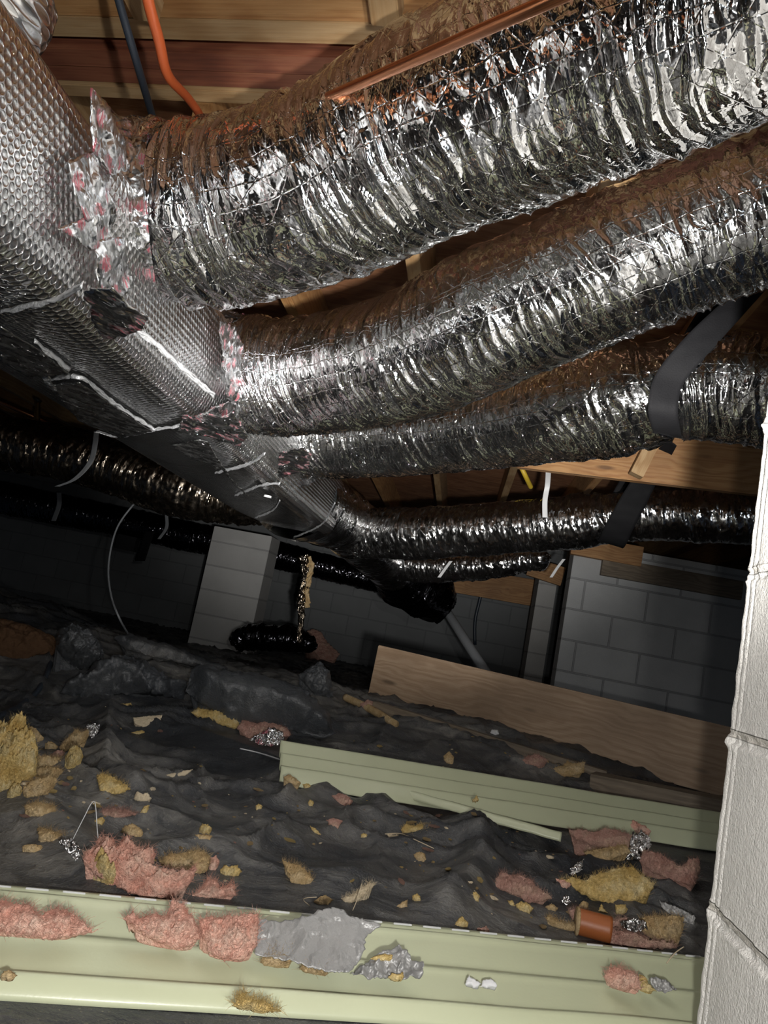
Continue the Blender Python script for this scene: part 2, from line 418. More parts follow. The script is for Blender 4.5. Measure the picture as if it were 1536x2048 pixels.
def ribbon(name, pts, wdirs, width, thick, mat, parent=None, origin=None, n=60, wave=0.0, seed=0):
    s, q, _ = smooth_path(pts, [1] * len(pts), .006)
    W = np.array([list(w) for w in wdirs], float); t = np.linspace(0, 1, len(W)); tt = np.linspace(0, 1, len(s))
    W = np.stack([np.interp(tt, t, W[:, k]) for k in range(3)], 1); W /= np.linalg.norm(W, axis=1)[:, None]
    T = np.gradient(q, axis=0); T /= np.linalg.norm(T, axis=1)[:, None]
    Nn = np.cross(T, W); Nn /= np.linalg.norm(Nn, axis=1)[:, None]
    wd = width if hasattr(width, '__len__') else [width, width]; wd = np.interp(tt, np.linspace(0, 1, len(wd)), wd)
    m = 9; j = np.linspace(-.5, .5, m)
    off = wave * pn(s[:, None] * 30 + 0 * j, j[None, :] * 3 + seed, seed)
    top = q[:, None, :] + (wd[:, None] * j[None, :])[..., None] * W[:, None, :] + off[..., None] * Nn[:, None, :]
    A = top + thick / 2 * Nn[:, None, :]; B = top - thick / 2 * Nn[:, None, :]
    V = np.concatenate([A, B[:, ::-1]], 1); k = 2 * m; nn = len(s); F_ = []
    for i in range(nn - 1):
        for c in range(k):
            d = (c + 1) % k; F_.append((i * k + c, (i + 1) * k + c, (i + 1) * k + d, i * k + d))
    F_.append(tuple(range(k))); F_.append(tuple((nn - 1) * k + c for c in range(k - 1, -1, -1)))
    uv = np.stack([np.repeat(s[:, None], k, 1), np.repeat(np.r_[j, j[::-1]][None, :] * wd.mean(), nn, 0)], -1).reshape(-1, 2)
    return mesh_obj(name, V.reshape(-1, 3), F_, mat, parent, uv=uv, origin=origin)

# ------------------------------------------------------------------ ground
def dist_poly(x, y, pl):
    d = np.full(np.shape(x), 1e9)
    for (x0, y0), (x1, y1) in zip(pl[:-1], pl[1:]):
        dx, dy = x1 - x0, y1 - y0; t = np.clip(((x - x0) * dx + (y - y0) * dy) / (dx * dx + dy * dy + 1e-12), 0, 1)
        d = np.minimum(d, np.hypot(x - x0 - t * dx, y - y0 - t * dy))
    return d
RIDGES = []     # (points on the ground, height, width)
def ground_z(x, y):
    x = np.asarray(x, float); y = np.asarray(y, float)
    hump = .13 * sst(2.0, 3.0, y) * (1 - sst(3.1, 4.6, y)) * (1 - .25 * sst(.2, 1.0, x))
    lefth = .12 * np.exp(-((x + 2.3) / .8) ** 2 - ((y - 3.3) / .7) ** 2)
    z = .02 + hump + lefth
    near = sst(1.15, 1.5, y - .14 * x)
    farq = 1 - .5 * sst(4, 5, y)
    z = z + near * farq * (.035 * fbm(x * 1.7, y * 1.7, 3) + .009 * fbm(x * 6, y * 6, 8))
    # long draped folds
    wx = x + .18 * fbm(x * 2.1, y * 2.1, 21); wy = y + .12 * fbm(x * 2.1, y * 2.1, 22)
    f = 1 - np.abs(pn(wx * 3.2 + wy * 1.2, wy * 6 - wx * 1.5, 31)); z = z + near * .030 * np.clip(f, 0, 1) ** 4
    f = 1 - np.abs(pn(wx * 9 - wy * 3, wy * 8 + wx * 3, 32)); z = z + near * .008 * np.clip(f, 0, 1) ** 6
    fs_ = np.exp(-(dist_poly(x, y, [(-.50, 2.16), (.2, 2.16), (1.2, 2.22)]) / .25) ** 6); z = z * (1 - fs_) + .045 * fs_
    for pl, h, wd in RIDGES: z = z + h * np.exp(-(dist_poly(x, y, pl) / wd) ** 1.5)
    return z
def G(px, py, dz=0.0):
    d = ray(px, py); o = Vector((0, 0, CZ)); lo = None
    t = .4; step = .01
    while t < 9:
        p = o + d * t
        if p.z < float(ground_z(p.x, p.y)) + dz: break
        t += step * (1 + t)
    a, b = t - step * (1 + t) * 1.1, t
    for _ in range(18):
        m = (a + b) / 2; p = o + d * m
        if p.z < float(ground_z(p.x, p.y)) + dz: b = m
        else: a = m
    return o + d * ((a + b) / 2)
def gl(*pp): return [tuple(G(*q).xy) for q in pp]
_r = [(gl((925, 1665), (945, 1690), (960, 1740), (935, 1790), (890, 1830)), .05, .05),
      (gl((560, 1590), (700, 1640), (830, 1660), (930, 1700)), .02, .06),
      (gl((330, 1450), (430, 1490), (540, 1530), (600, 1560), (660, 1600)), .03, .045),
      (gl((215, 1430), (205, 1510), (200, 1560), (260, 1590)), .045, .035),
      (gl((0, 1590), (60, 1640), (150, 1720), (230, 1790)), .04, .06),
      (gl((130, 1560), (180, 1600), (220, 1640)), .035, .05),
      (gl((1000, 1790), (1060, 1830), (1150, 1850)), .02, .05),
      (gl((690, 1770), (780, 1740), (850, 1700)), .022, .05)]
RIDGES.extend(_r)

nx, ny = 620, 640
ty = np.linspace(0, 1, ny); Yg = .45 + 7.6 * (np.exp(2.3 * ty) - 1) / (np.exp(2.3) - 1)
tx = np.linspace(-1, 1, nx)
YY, TX = np.meshgrid(Yg, tx, indexing='ij'); XX = TX * (1.15 + .55 * YY) + .0
ZZ = ground_z(XX, YY)
ZZ += .0012 * facets(XX * 20, YY * 20, 4) * sst(1.1, 1.4, YY)
V = np.stack([XX, YY, ZZ], -1).reshape(-1, 3)
fl = mesh_obj('floor', V, grid_faces(ny, nx)[:, ::-1].copy(), MT['ground'], uv=V[:, :2]); tag(fl, kind='structure')
# ground carries on behind the camera
fb = mesh_obj('floor', [(-4, -4, .0), (4, -4, .0), (4, .5, .0), (-4, .5, .0)], [(0, 1, 2, 3)], MT['ground'], smooth=False); tag(fb, kind='structure')

# ------------------------------------------------------------------ perimeter walls
def wall(name, a, b, z0, z1, t, mat):
    """wall from a to b (its inner face), t thick away from the room"""
    o = box_dir(name, (a[0], a[1], z0), (b[0], b[1], z0), z1 - z0, t, mat, bev=.001); tag(o, kind='structure'); return o
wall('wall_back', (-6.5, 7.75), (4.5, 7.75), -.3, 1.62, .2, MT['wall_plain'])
wall('wall_left', (-6.4, 7.7), (-6.4, -4), -.3, 1.62, .2, MT['block'])
wall('wall_right', (4.4, -4), (4.4, 7.7), -.3, 1.62, .2, MT['block'])
wall('wall_front', (4.4, -4.1), (-6.4, -4.1), -.3, 1.62, .2, MT['block'])

# piers far
def P0(px, py, Y, x0=None): return P(px, py, Y)
def pier(name, px0, px1, py, Y, zt, depth, label, mat, mortar_side=True):
    a = P(px0, py, Y); b = P(px1, py + (px1 - px0) * .2, Y)
    o = box_dir(name, (a.x, Y + depth / 2, -.12), (b.x, Y + depth / 2, -.12), zt + .12, depth, mat, bev=.004)
    tag(o, label, 'pier', None); return o
m_pier = m_block('light_block', (.50, .50, .49), (.36, .36, .36), bl=5.0, shift=1.3, mort=.012, bumpy=.002)
pier('block_pier', 404, 520, 1160, 6.0, P(430, 1052, 6.0).z, .30, 'pale concrete block pier standing behind the main duct on the left', m_pier)
# right-hand interior block wall with footing
ra = P(1128, 1240, 5.0)
o = box_dir('wall_inner', (ra.x, 5.1, .2), (4.3, 5.1, .2), 1.06, .2, MT['block'], bev=.003); tag(o, kind='structure')
o = box_dir('wall_footing', (ra.x - .04, 5.06, -.1), (4.3, 5.06, -.1), .31, .34, m_plain('footing_concrete', (.20, .20, .20), .9, bs=40, ba=.002), bev=.004)
tag(o, kind='structure'); o.name = 'trim_1'
pier('block_pier', 1064, 1100, 1250, 6.6, 1.2, .4, 'narrow block pier in the gap left of the far right wall', m_pier)

# ------------------------------------------------------------------ floor framing overhead
ZJ = CZ + .92
rnd = random.Random(5)
sub = box_dir('ceiling', (-6.4, 1.8, ZJ + .195), (4.4, 1.8, ZJ + .195), .025, 11.9, MT['osb'], bev=.001); tag(sub, kind='structure')
gdir = Vector((math.cos(math.radians(4.7)), -math.sin(math.radians(4.7)), 0))
g0 = Vector((-.34, 1.003, 0))
gm = [('orange', .04, .049, .15), ('pine', .042, .049, .15), ('osb', .10, .024, .09), ('red', .042, .047, .15), ('red', .046, .044, .14), ('pine', .040, .036, .15)]
wheres = ['the knotty orange pine board nearest the camera at the ceiling', 'pale pine board just behind the knotty orange one overhead', 'dark board sunk in the gap between pale and red boards',
          'red-brown board next to the dark sunken gap overhead', 'second red-brown board overhead, touching the yellow pine one', 'yellow pine board furthest back in the ceiling girder']
yy = 0.0
for k, (m_, dz, t_, h_) in enumerate(gm):
    c = g0 + Vector((0, yy + t_ / 2, 0))
    a = c - gdir * 2.6; b = c + gdir * 3.2
    o = box_dir('girder_board', (a.x, a.y, ZJ + dz), (b.x, b.y, ZJ + dz), h_, t_ - .001, MT[m_], bev=.002)
    tag(o, wheres[k], 'beam', 'girder boards overhead')
    yy += t_ + .001
yb = g0.y + yy
# joists, running away from the camera
xs = [-.688 + .416 * k for k in range(-9, 12)]
JW = ['far left joist beside the trunk', 'second']
for i, x in enumerate(xs):
    yg = g0.y - (x - g0.x) * math.tan(math.radians(4.7))
    if -1.2 < x < .4:
        o = box_dir('floor_joist', (x, -1.5, ZJ - .002), (x, yg + .012, ZJ - .002), .040, .046, MT['pine'], bev=.002)
        # its upper part stops at the girder face
        tag(o, {9: 'pine joist end beside the black cable and orange tube', 10: 'pine joist end at the top centre above the fattest duct'}.get(i, 'pine floor joist overhead hidden above the nearest ducts'), 'joist', 'joists on the near side of the girder')
    o = box_dir('floor_joist', (x, yg + yy + .012, ZJ + .004), (x, 7.6, ZJ + .004), .19, .038, MT['pine' if i % 3 else 'orange'], bev=.002)
    tag(o, 'pine floor joist running to the back under the subfloor', 'joist', 'joists beyond the girder')
# beam behind the strapped ducts, right
a = P(1040, 905, 2.95); b = P(1560, 985, 2.7)
zb = P(1300, 955, 2.83).z
o = box_dir('girder_beam', (a.x, 3.02, zb), (b.x + .6, 2.72, zb), .235, .04, MT['orange'], bev=.003)
tag(o, 'orange pine beam behind the black strap under the joists', 'beam')
pb = P(1290, 925, 2.80); o = box_dir('post_block', (pb.x - .02, 2.862, zb + .0), (pb.x + .055, 2.862, zb + .235), .05, .05, MT['pine'], up=(0, -1, 0))
tag(o, 'pale pine block nailed across the orange beam behind strap', 'wood block')
# far sill beams
def far_beam(px0, py0, px1, py1, Y, h, mat, label):
    a = P(px0, py0, Y); b = P(px1, py1, Y)
    o = box_dir('sill_beam', a, b, h, .06, MT[mat]); tag(o, label, 'beam'); return o
far_beam(1140, 1108, 1280, 1134, 4.96, .13, 'orange', 'orange beam resting on the far right block wall')
far_beam(1200, 1150, 1480, 1200, 4.98, .12, 'greywood', 'dull wood sill on the far right block wall')
far_beam(880, 1180, 1080, 1215, 7.5, .26, 'orange', 'wooden rim board above the far back wall')
far_beam(1052, 1150, 1120, 1172, 6.4, .16, 'orange', 'short orange board on top of narrow far pier')
far_beam(-60, 880, 210, 985, 4.4, .22, 'orange', 'wide orange rim board above the left ducts')

# ------------------------------------------------------------------ trunk duct
TX, TZ = -.785, CZ + .475
trunk = thing('trunk_duct', (TX, 2.0, TZ - .14), 'large bubble-foil wrapped main duct running from upper left to the back', 'duct')
def sup(n, hw, hh):
    def f(S, TH):
        c, s_ = np.cos(TH), np.sin(TH)
        k = (np.abs(c / hw) ** n + np.abs(s_ / hh) ** n) ** (-1 / n)
        return c * k, s_ * k
    return f
def trunk_disp(S, TH, R):
    return .10 * (.05 * fbm(S * 3, TH * 2, 5) + .035 * facets(S * 9, TH * 3.0, 6)) 
tube('bubble_wrap', [(TX, .25, TZ), (TX, 1.0, TZ), (TX, 2.0, TZ), (TX + .005, 2.75, TZ), (TX + .02, 3.1, TZ)], [1, 1, 1, 1, .96], MT['bubble'], trunk,
     step=.006, nt=420, disp=trunk_disp, shape=lambda S, TH: sup(6, .187, .14)(S, TH), seam=math.pi / 2, origin=(TX, 1.6, TZ), vr=.178)
c4 = P(700, 1052, 4.0); c5 = P(800, 1150, 5.3)
def round_disp(S, TH, R): return .004 * facets(S * 12, TH * 4, 3) + .006 * (np.abs(((S * 3.2) % 1) - .5) < .03)
tube('round_section', [(TX + .02, 3.0, TZ), (c4 * .4 + Vector((TX + .02, 3.0, TZ)) * .6), c4, c5], [.185, .165, .165, .160], MT['foil2'], trunk, step=.008, nt=160, disp=round_disp)
tube('vapour_cover', [c5 + Vector((-.05, -.25, .03)), c5 + Vector((.05, .05, -.03)), c5 + Vector((.22, .2, -.08)), P(870, 1200, 5.6), P(905, 1200, 5.7)],
     [.165, .20, .19, .17, .05], MT['foil_black'], trunk, step=.01, nt=120, disp=lambda S, TH, R: .03 * facets(S * 8, TH * 2, 8))
# raised seams and loose flaps of the wrap on its underside
def seam(pts, wd, mat='seam', name='seam_strip', z=None, th=.003):
    q = [Vector(p) for p in pts]
    d = (q[-1] - q[0]).normalized()
    n = Vector((0, 0, -1)); wdir = d.cross(n).normalized()
    return ribbon(name, q, [wdir] * len(q), wd * .32, th * 1.2, MT[mat], trunk, wave=.005)
zu = TZ - .147
def U(px, py):       # point on the trunk's underside
    d = ray(px, py); t = (zu - CZ) / d.z; return Vector((d.x * t, d.y * t, zu - .002))
def Sd(px, py):      # point on its right side
    xx = TX + .194; d = ray(px, py); t = xx / d.x; return Vector((xx + .002, d.y * t, CZ + d.z * t))
def sheet(name, pp, proj, mat, parent=trunk, thick=.002, off=.004, seed=0, amp=.006, crum=30, nrm=None, res=.006):
    """thin crumpled sheet with the given outline laid on a surface"""
    b3 = [proj(*p) for p in pp]; c = sum(b3, Vector()) / len(b3)
    nn = Vector(nrm).normalized(); ux = (b3[1] - b3[0]); ux = (ux - nn * ux.dot(nn)).normalized(); uy = nn.cross(ux)
    return flat_patch(name, [((q - c).dot(ux), (q - c).dot(uy)) for q in b3], c + nn * off, ux, uy, nn, mat, parent, thick, amp, crum, seed, res)
def tri_fill(poly, res, jit=0.0, seed=0):
    pts = []; n = len(poly)
    for i in range(n):
        a = np.array(poly[i]); b = np.array(poly[(i + 1) % n]); L = np.linalg.norm(b - a); k = max(1, int(L / res))
        for j in range(k):
            pts.append(a + (b - a) * j / k)
    pts = np.array(pts)
    if jit:
        t = np.arange(len(pts)); nx_ = pn(pts[:, 0] / (res * 3.1), pts[:, 1] / (res * 3.1), seed) + .7 * pn(pts[:, 0] / (res * 1.3), pts[:, 1] / (res * 1.3), seed + 3)
        ny_ = pn(pts[:, 0] / (res * 3.1), pts[:, 1] / (res * 3.1), seed + 1) + .7 * pn(pts[:, 0] / (res * 1.3), pts[:, 1] / (res * 1.3), seed + 4)
        pts = pts + jit * np.stack([nx_, ny_], 1)
    B = len(pts)
    mn, mx = pts.min(0), pts.max(0)
    gx, gy = np.meshgrid(np.arange(mn[0], mx[0], res), np.arange(mn[1], mx[1], res * .87))
    gx = gx + (np.arange(gx.shape[0]) % 2)[:, None] * res / 2
    g = np.stack([gx.ravel(), gy.ravel()], 1)
    x, y = g[:, 0], g[:, 1]; ins = np.zeros(len(g), bool)
    for i in range(B):
        x0, y0 = pts[i]; x1, y1 = pts[(i + 1) % B]
        c = ((y0 > y) != (y1 > y)) & (x < (x1 - x0) * (y - y0) / (y1 - y0 + 1e-12) + x0); ins ^= c
    g = g[ins]
    dd = dist_poly(g[:, 0], g[:, 1], [tuple(p) for p in pts] + [tuple(pts[0])]) if len(g) else np.zeros(0)
    g = g[dd > res * .45]; dd = dd[dd > res * .45]
    allp = np.concatenate([pts, g]) if len(g) else pts
    vv, ee, ff, *_ = delaunay_2d_cdt([Vector(p) for p in allp], [(i, (i + 1) % B) for i in range(B)], [], 1, 1e-7)
    vv = np.array([list(p) for p in vv])
    return vv, [tuple(f) for f in ff], B
def flat_patch(name, poly, c, ux, uy, nn, mat, parent, thick, amp, crum, seed, res):
    vv, ff, B = tri_fill(poly, res, res * .5, seed)
    h = amp * (facets(vv[:, 0] * crum, vv[:, 1] * crum, seed) * 1.2 + fbm(vv[:, 0] * crum * .4, vv[:, 1] * crum * .4, seed))
    c, ux, uy, nn = (np.array(list(q)) for q in (c, ux, uy, nn))
    top = c + vv[:, :1] * ux + vv[:, 1:2] * uy + (h[:, None] + thick / 2) * nn; bot = top - thick * nn
    return close_shell(name, top, bot, ff, mat, parent, vv)
def close_shell(name, top, bot, ff, mat, parent, vv, smooth=True, origin=None):
    n = len(top); F_ = [tuple(f) for f in ff] + [tuple(i + n for i in reversed(f)) for f in ff]
    cnt = {}
    for f in ff:
        for i in range(len(f)):
            e = (f[i], f[(i + 1) % len(f)]); cnt[e] = cnt.get(e, 0) + 1
    for (a, b) in cnt:
        if (b, a) not in cnt: F_.append((b, a, a + n, b + n))
    uv = np.concatenate([vv, vv])
    return mesh_obj(name, np.concatenate([top, bot]), F_, mat, parent, smooth=smooth, uv=uv, origin=origin)
DN = (0, 0, -1); RT = (1, 0, 0)
seam([U(255, 640), U(340, 710), U(430, 790)], .006)
seam([U(70, 680), U(140, 738)], .008)
seam([U(95, 758), U(160, 752), U(230, 805), U(310, 858)], .009)
seam([U(190, 862), U(240, 870), U(305, 858), U(360, 850)], .006)
seam([U(0, 622), U(100, 600), U(165, 566)], .006)
sheet('foil_flap', [(100, 762), (162, 756), (305, 856), (240, 868), (160, 835)], U, MT['flat_foil'], nrm=DN, amp=.002, off=.006, seed=3)
sheet('foil_flap', [(0, 640), (70, 682), (140, 740), (60, 745), (0, 715)], U, MT['flat_foil'], nrm=DN, amp=.003, off=.005, seed=4)
sheet('foil_flap', [(88, 746), (100, 745), (118, 765), (106, 768)], U, MT['tape'], nrm=DN, amp=.008, off=.008, seed=5, res=.004)
sheet('foil_tape', [(345, 880), (400, 868), (420, 876), (470, 960), (500, 985), (440, 925), (380, 905)], U, MT['flat_foil'], nrm=DN, amp=.004, off=.01, seed=6)
sheet('foil_tape', [(370, 820), (470, 815), (500, 860), (480, 880), (360, 850)], U, MT['tape'], nrm=DN, amp=.008, off=.010, seed=7)
sheet('foil_tape', [(560, 890), (610, 880), (625, 900), (615, 935), (560, 942)], U, MT['tape'], nrm=DN, amp=.008, off=.010, seed=8)
sheet('foil_tape', [(175, 560), (230, 550), (300, 610), (290, 640), (215, 660), (190, 622)], U, MT['tape'], nrm=DN, amp=.006, off=.012, seed=9)
for q, (x0, y0, x1, y1, x2, y2) in enumerate([(430, 945, 500, 925, 530, 905), (470, 990, 520, 970, 560, 965), (585, 1075, 640, 1050, 670, 1005), (510, 1035, 545, 1020, 560, 1000)]):
    seam([U(x0, y0), U(x1, y1), U(x2, y2)], .007)
pipe('screw_button', [U(536, 990), U(536, 990) + Vector((0, 0, -.006))], .012, MT['white'], trunk, nt=12, step=.002)

# ------------------------------------------------------------------ flexible ducts
def ddisp(seed, amp=1.0, fold=38, junction=.25, sag=.007):
    def f(S, TH, R):
        v = TH * R
        q = S + .018 * pn(S * 5, v * 7, seed) + .022 * np.sin(TH + 1.0) + .006 * pn(S * 20, v * 20, seed + 1)
        f1 = (1 - np.abs(pn(q * fold, v * 3.0, seed + 2))) ** 3
        f2 = (1 - np.abs(pn(q * fold * 2.1, v * 8, seed + 3))) ** 3
        env = .35 + .9 * sst(-.35, .5, fbm(S * 5, v * 5, seed + 4)) + 1.1 * np.exp(-(S / junction) ** 2)
        fc = facets(q * 30, v * 12, seed + 7)
        return amp * (.0070 * f1 * env + .0026 * f2 * env + .006 * fc) + sag * fbm(S * 3.5, v * 2.5, seed + 5, 2)
    return f
def flex(centers, label, mat, seed, amp=1.0, fold=38, step=.0024, nt=300, group=None, sag=.007, flare=True):
    pts = [P(x, y, Y) for x, y, Y, r in centers]; rad = [r for *_, r in centers]
    root = thing('flex_duct', pts[0] - Vector((0, 0, rad[0])), label, 'duct', group)
    o = tube('foil_jacket', pts, rad, mat, root, step=step, nt=nt, disp=ddisp(seed, amp, fold, sag=sag))
    return root, pts, rad
g_ = 'flexible foil ducts'
D1c = [(262, 425, 1.12, .115), (300, 428, 1.15, .142), (400, 432, 1.15, .147), (500, 418, 1.14, .146), (600, 393, 1.10, .146), (720, 340, 1.06, .147), (850, 272, 1.0, .147),
       (1000, 205, .93, .143), (1200, 122, .86, .139), (1400, 45, .80, .132), (1650, -50, .74, .124), (2000, -180, .68, .12)]
d1, p1, r1 = flex(D1c, 'fattest nearest foil flex duct crossing the top of the picture', MT['foil1'], 11, amp=1.05, fold=30, step=.002, nt=380, group=g_)
D2c = [(455, 735, 1.68, .11), (500, 752, 1.68, .128), (600, 754, 1.66, .133), (700, 742, 1.6, .135), (850, 700, 1.48, .135), (1000, 632, 1.37, .134), (1200, 545, 1.29, .131),
       (1400, 462, 1.24, .128), (1620, 400, 1.19, .125), (1900, 400, 1.16, .12)]
d2, p2, r2 = flex(D2c, 'second foil flex duct, hanging directly below the fattest one', MT['foil2'], 23, amp=.95, fold=40, step=.0022, nt=340, group=g_)
D3c = [(585, 905, 2.40, .09), (640, 878, 2.36, .12), (760, 868, 2.25, .13), (900, 857, 2.08, .124), (1050, 835, 1.88, .122), (1150, 815, 1.76, .127), (1240, 797, 1.70, .130),
       (1290, 790, 1.68, .118), (1330, 778, 1.67, .108), (1375, 772, 1.66, .116), (1460, 774, 1.64, .120), (1700, 800, 1.6, .12)]
d3, p3, r3 = flex(D3c, 'third foil flex duct held up by the wide black strap', MT['foil2'], 37, amp=.9, fold=44, step=.0028, nt=280, group=g_)
D4c = [(706, 1070, 3.9, .10), (740, 1066, 3.85, .118), (820, 1068, 3.7, .125), (900, 1063, 3.6, .125), (1050, 1052, 3.45, .122), (1150, 1044, 3.35, .116), (1225, 1036, 3.3, .105),
       (1290, 1030, 3.25, .112), (1380, 1030, 3.2, .113), (1480, 1032, 3.15, .112), (1700, 1050, 3.1, .11)]
d4, p4, r4 = flex(D4c, 'fourth foil flex duct with brownish top, beneath the roof joists in the middle', MT['foil_far'], 41, amp=1.3, fold=22, step=.006, nt=160, group=g_)
D5c = [(765, 1128, 4.7, .07), (830, 1134, 4.7, .09), (920, 1134, 4.6, .088), (1000, 1128, 4.5, .075), (1060, 1120, 4.45, .06), (1086, 1117, 4.4, .066), (1100, 1116, 4.4, .02)]
flex(D5c, 'small dark foil duct ending under the fourth duct', MT['foil_far'], 43, amp=1.3, fold=18, step=.008, nt=120, group=g_)
L1 = [(560, 1010, 3.1, .09), (450, 990, 3.05, .115), (360, 980, 3.0, .115), (250, 942, 3.0, .115), (120, 905, 2.95, .115), (0, 885, 2.9, .115), (-200, 865, 2.85, .11)]
flex(L1, 'brownish foil duct leaving the main duct to the left', MT['foil_dirty'], 47, amp=1.1, fold=30, step=.005, nt=180, group=g_)
L2 = [(-160, 965, 6.6, .15), (0, 995, 6.6, .15), (150, 1026, 6.6, .14), (300, 1056, 6.6, .13), (400, 1078, 6.6, .13), (480, 1092, 6.6, .12), (560, 1112, 6.65, .12), (650, 1135, 6.7, .11), (800, 1172, 6.8, .11)]
flex(L2, 'dark foil duct lowest on the left above the grey wall', MT['foil_black'], 53, amp=1.3, fold=22, step=.008, nt=120, group=g_)
L3 = [(462, 1284, 5.3, .02), (478, 1280, 5.3, .07), (510, 1275, 5.3, .085), (580, 1278, 5.3, .085), (620, 1290, 5.3, .06), (634, 1294, 5.3, .015)]
flex(L3, 'black glossy duct lying on the ground beside the pale pier', MT['foil_black'], 59, amp=1.5, fold=18, step=.008, nt=120, group=g_)
# near duct end in the top left corner
flex([(-60, -60, .74, .09), (-20, -10, .76, .08), (20, 20, .80, .055), (36, 36, .82, .02)], 'rounded foil duct end poking into the top left corner', MT['bubble'], 61, amp=.6, step=.004, nt=160, group=g_)

# printed foil tape around the take-offs
def collar(root, pts, rad, seed, s0=.0, L=.06, grow=.012, mat='tape'):
    d = (pts[2] - pts[0]).normalized(); a = pts[0] - d * s0
    q = [a, a + d * L * .5, a + d * L]
    tube('foil_tape', q, [rad[1] + grow + .018, rad[1] + grow, rad[1] + grow * .4], MT[mat], root, step=.003, nt=260,
         disp=lambda S, TH, R: .010 * facets(S * 24, TH * 5, seed) + .014 * fbm(S * 14, TH * 2.4, seed) )
collar(d1, p1, r1, 3, .03, .075, .002); collar(d2, p2, r2, 4, .03, .07, .0); collar(d3, p3, r3, 5, .03, .06, .0)
def tapes(root, lst, seed):
    for k, pl in enumerate(lst):
        sheet('foil_tape', pl, Sd, MT['tape'], parent=root, nrm=RT, off=.012, amp=.009, crum=34, seed=seed + k, res=.005)
tapes(d1, [[(95, 455), (150, 430), (190, 370), (215, 420), (200, 490), (160, 500), (120, 470)],
           [(120, 320), (175, 300), (205, 350), (190, 420), (150, 440), (125, 390)],
           [(160, 170), (190, 200), (225, 270), (240, 330), (200, 350), (165, 300)],
           [(170, 480), (225, 470), (250, 560), (225, 600), (180, 570)]], 70)
tapes(d2, [[(425, 640), (455, 650), (480, 700), (500, 790), (470, 830), (440, 790)],
           [(370, 835), (440, 800), (500, 815), (480, 860), (420, 850)]], 80)

# ------------------------------------------------------------------ straps and hangers
def strap_around(c, T, r, a0, a1, w_, name, top, top2, label, wtop=None):
    """webbing that runs round a duct (centre c, axis T) and up to the framing at both ends"""
    T = Vector(T).normalized(); Sv = T.cross(Vector((0, 0, 1))).normalized(); Uv = Sv.cross(T)
    pts = [Vector(top)]
    for k in range(15):
        a = a0 + (a1 - a0) * k / 14
        pts.append(c + (Sv * math.cos(a) + Uv * math.sin(a)) * r)
    pts.append(Vector(top2))
    o = ribbon(name, pts, [T] * len(pts), wtop or w_, .0018, MT['strap'], wave=.0015, origin=pts[0])
    tag(o, label, 'strap', None); return o
q = [P(1530, 555, 1.60), P(1455, 628, 1.55), P(1385, 700, 1.535), P(1338, 760, 1.545), P(1326, 820, 1.545), P(1333, 862, 1.60), P(1338, 872, 1.67), P(1342, 850, 1.77), P(1350, 780, 1.80), P(1390, 680, 1.80), P(1440, 600, 1.80)]
wv_ = [(1, 0, -1), (1, 0, -1), (1, 0, -.8), (1, 0, -.35), (1, 0, 0), (1, .1, .1), (1, .1, .1), (1, 0, 0), (1, 0, 0), (1, 0, -.6), (1, 0, -1)]
o = ribbon('hanger_strap', q, wv_, [.04, .05, .058, .06, .062, .06, .06, .06, .06, .06], .0018, MT['strap'], wave=.0015, origin=q[0])
tag(o, 'wide black webbing strap looped under the third foil duct', 'strap')
q = [P(1345, 885, 2.84), P(1300, 945, 3.0), P(1268, 1000, 3.08), P(1240, 1052, 3.14), P(1222, 1088, 3.24), P(1218, 1070, 3.42), P(1240, 1000, 3.44), P(1280, 930, 3.4)]
wv_ = [(1, 0, -.55), (1, 0, -.5), (1, 0, -.2), (1, 0, -.15), (1, 0, -.1), (1, 0, 0), (1, 0, 0), (1, 0, 0)]
o = ribbon('hanger_strap', q, wv_, [.04, .08, .105, .11, .11, .10, .09, .09], .002, MT['strap'], wave=.002, origin=q[0])
tag(o, 'black strap hanging lower down around the fourth duct', 'strap')
def hang_strap(pp, Y, wd, mat, label, name='hanger_strap'):
    q = [P(x, y, Y + dy) for x, y, dy in pp]
    o = ribbon(name, q, [(1, 0, .15)] * len(q), wd, .002, MT[mat], wave=.001, origin=q[0]); tag(o, label, 'strap'); return o
hang_strap([(193, 862, .1), (190, 890, 0), (180, 925, -.02), (150, 958, -.03), (114, 973, -.02)], 2.75, .022, 'pvc', 'white hanger strap curling over the brownish left duct')
hang_strap([(118, 985, 0), (118, 1010, 0), (107, 1042, 0)], 6.3, .045, 'pvc', 'short grey strap around the lowest left duct')
hang_strap([(333, 1030, 0), (333, 1055, 0), (318, 1078, 0)], 6.35, .03, 'pvc', 'thin grey strap on lowest left duct near the pale pier')
hang_strap([(1097, 935, 0), (1095, 970, .1), (1090, 1000, .1), (1090, 1035, .1)], 3.1, .022, 'white', 'white plastic strap dropping onto the fourth duct')
hang_strap([(1078, 938, 0), (1090, 944, 0), (1108, 940, 0), (1115, 934, 0)], 3.1, .02, 'white', 'looped white strap top below the third duct')
hang_strap([(878, 1155, 0), (890, 1138, 0), (902, 1122, 0)], 4.4, .02, 'white', 'short white strap end below the fourth duct')
hang_strap([(1102, 1155, 0), (1115, 1135, 0), (1128, 1118, 0)], 4.4, .018, 'white', 'white nailed strap on the short far board')
hang_strap([(300, 1062, 0), (292, 1085, 0), (280, 1122, 0)], 6.3, .09, 'strap', 'black strap end dangling in front of left grey wall')
o = box_dir('junction_box', P(232, 1096, 6.5), P(270, 1104, 6.5), .13, .08, MT['dark']); tag(o, 'small black box hung under the lowest left duct', 'box')

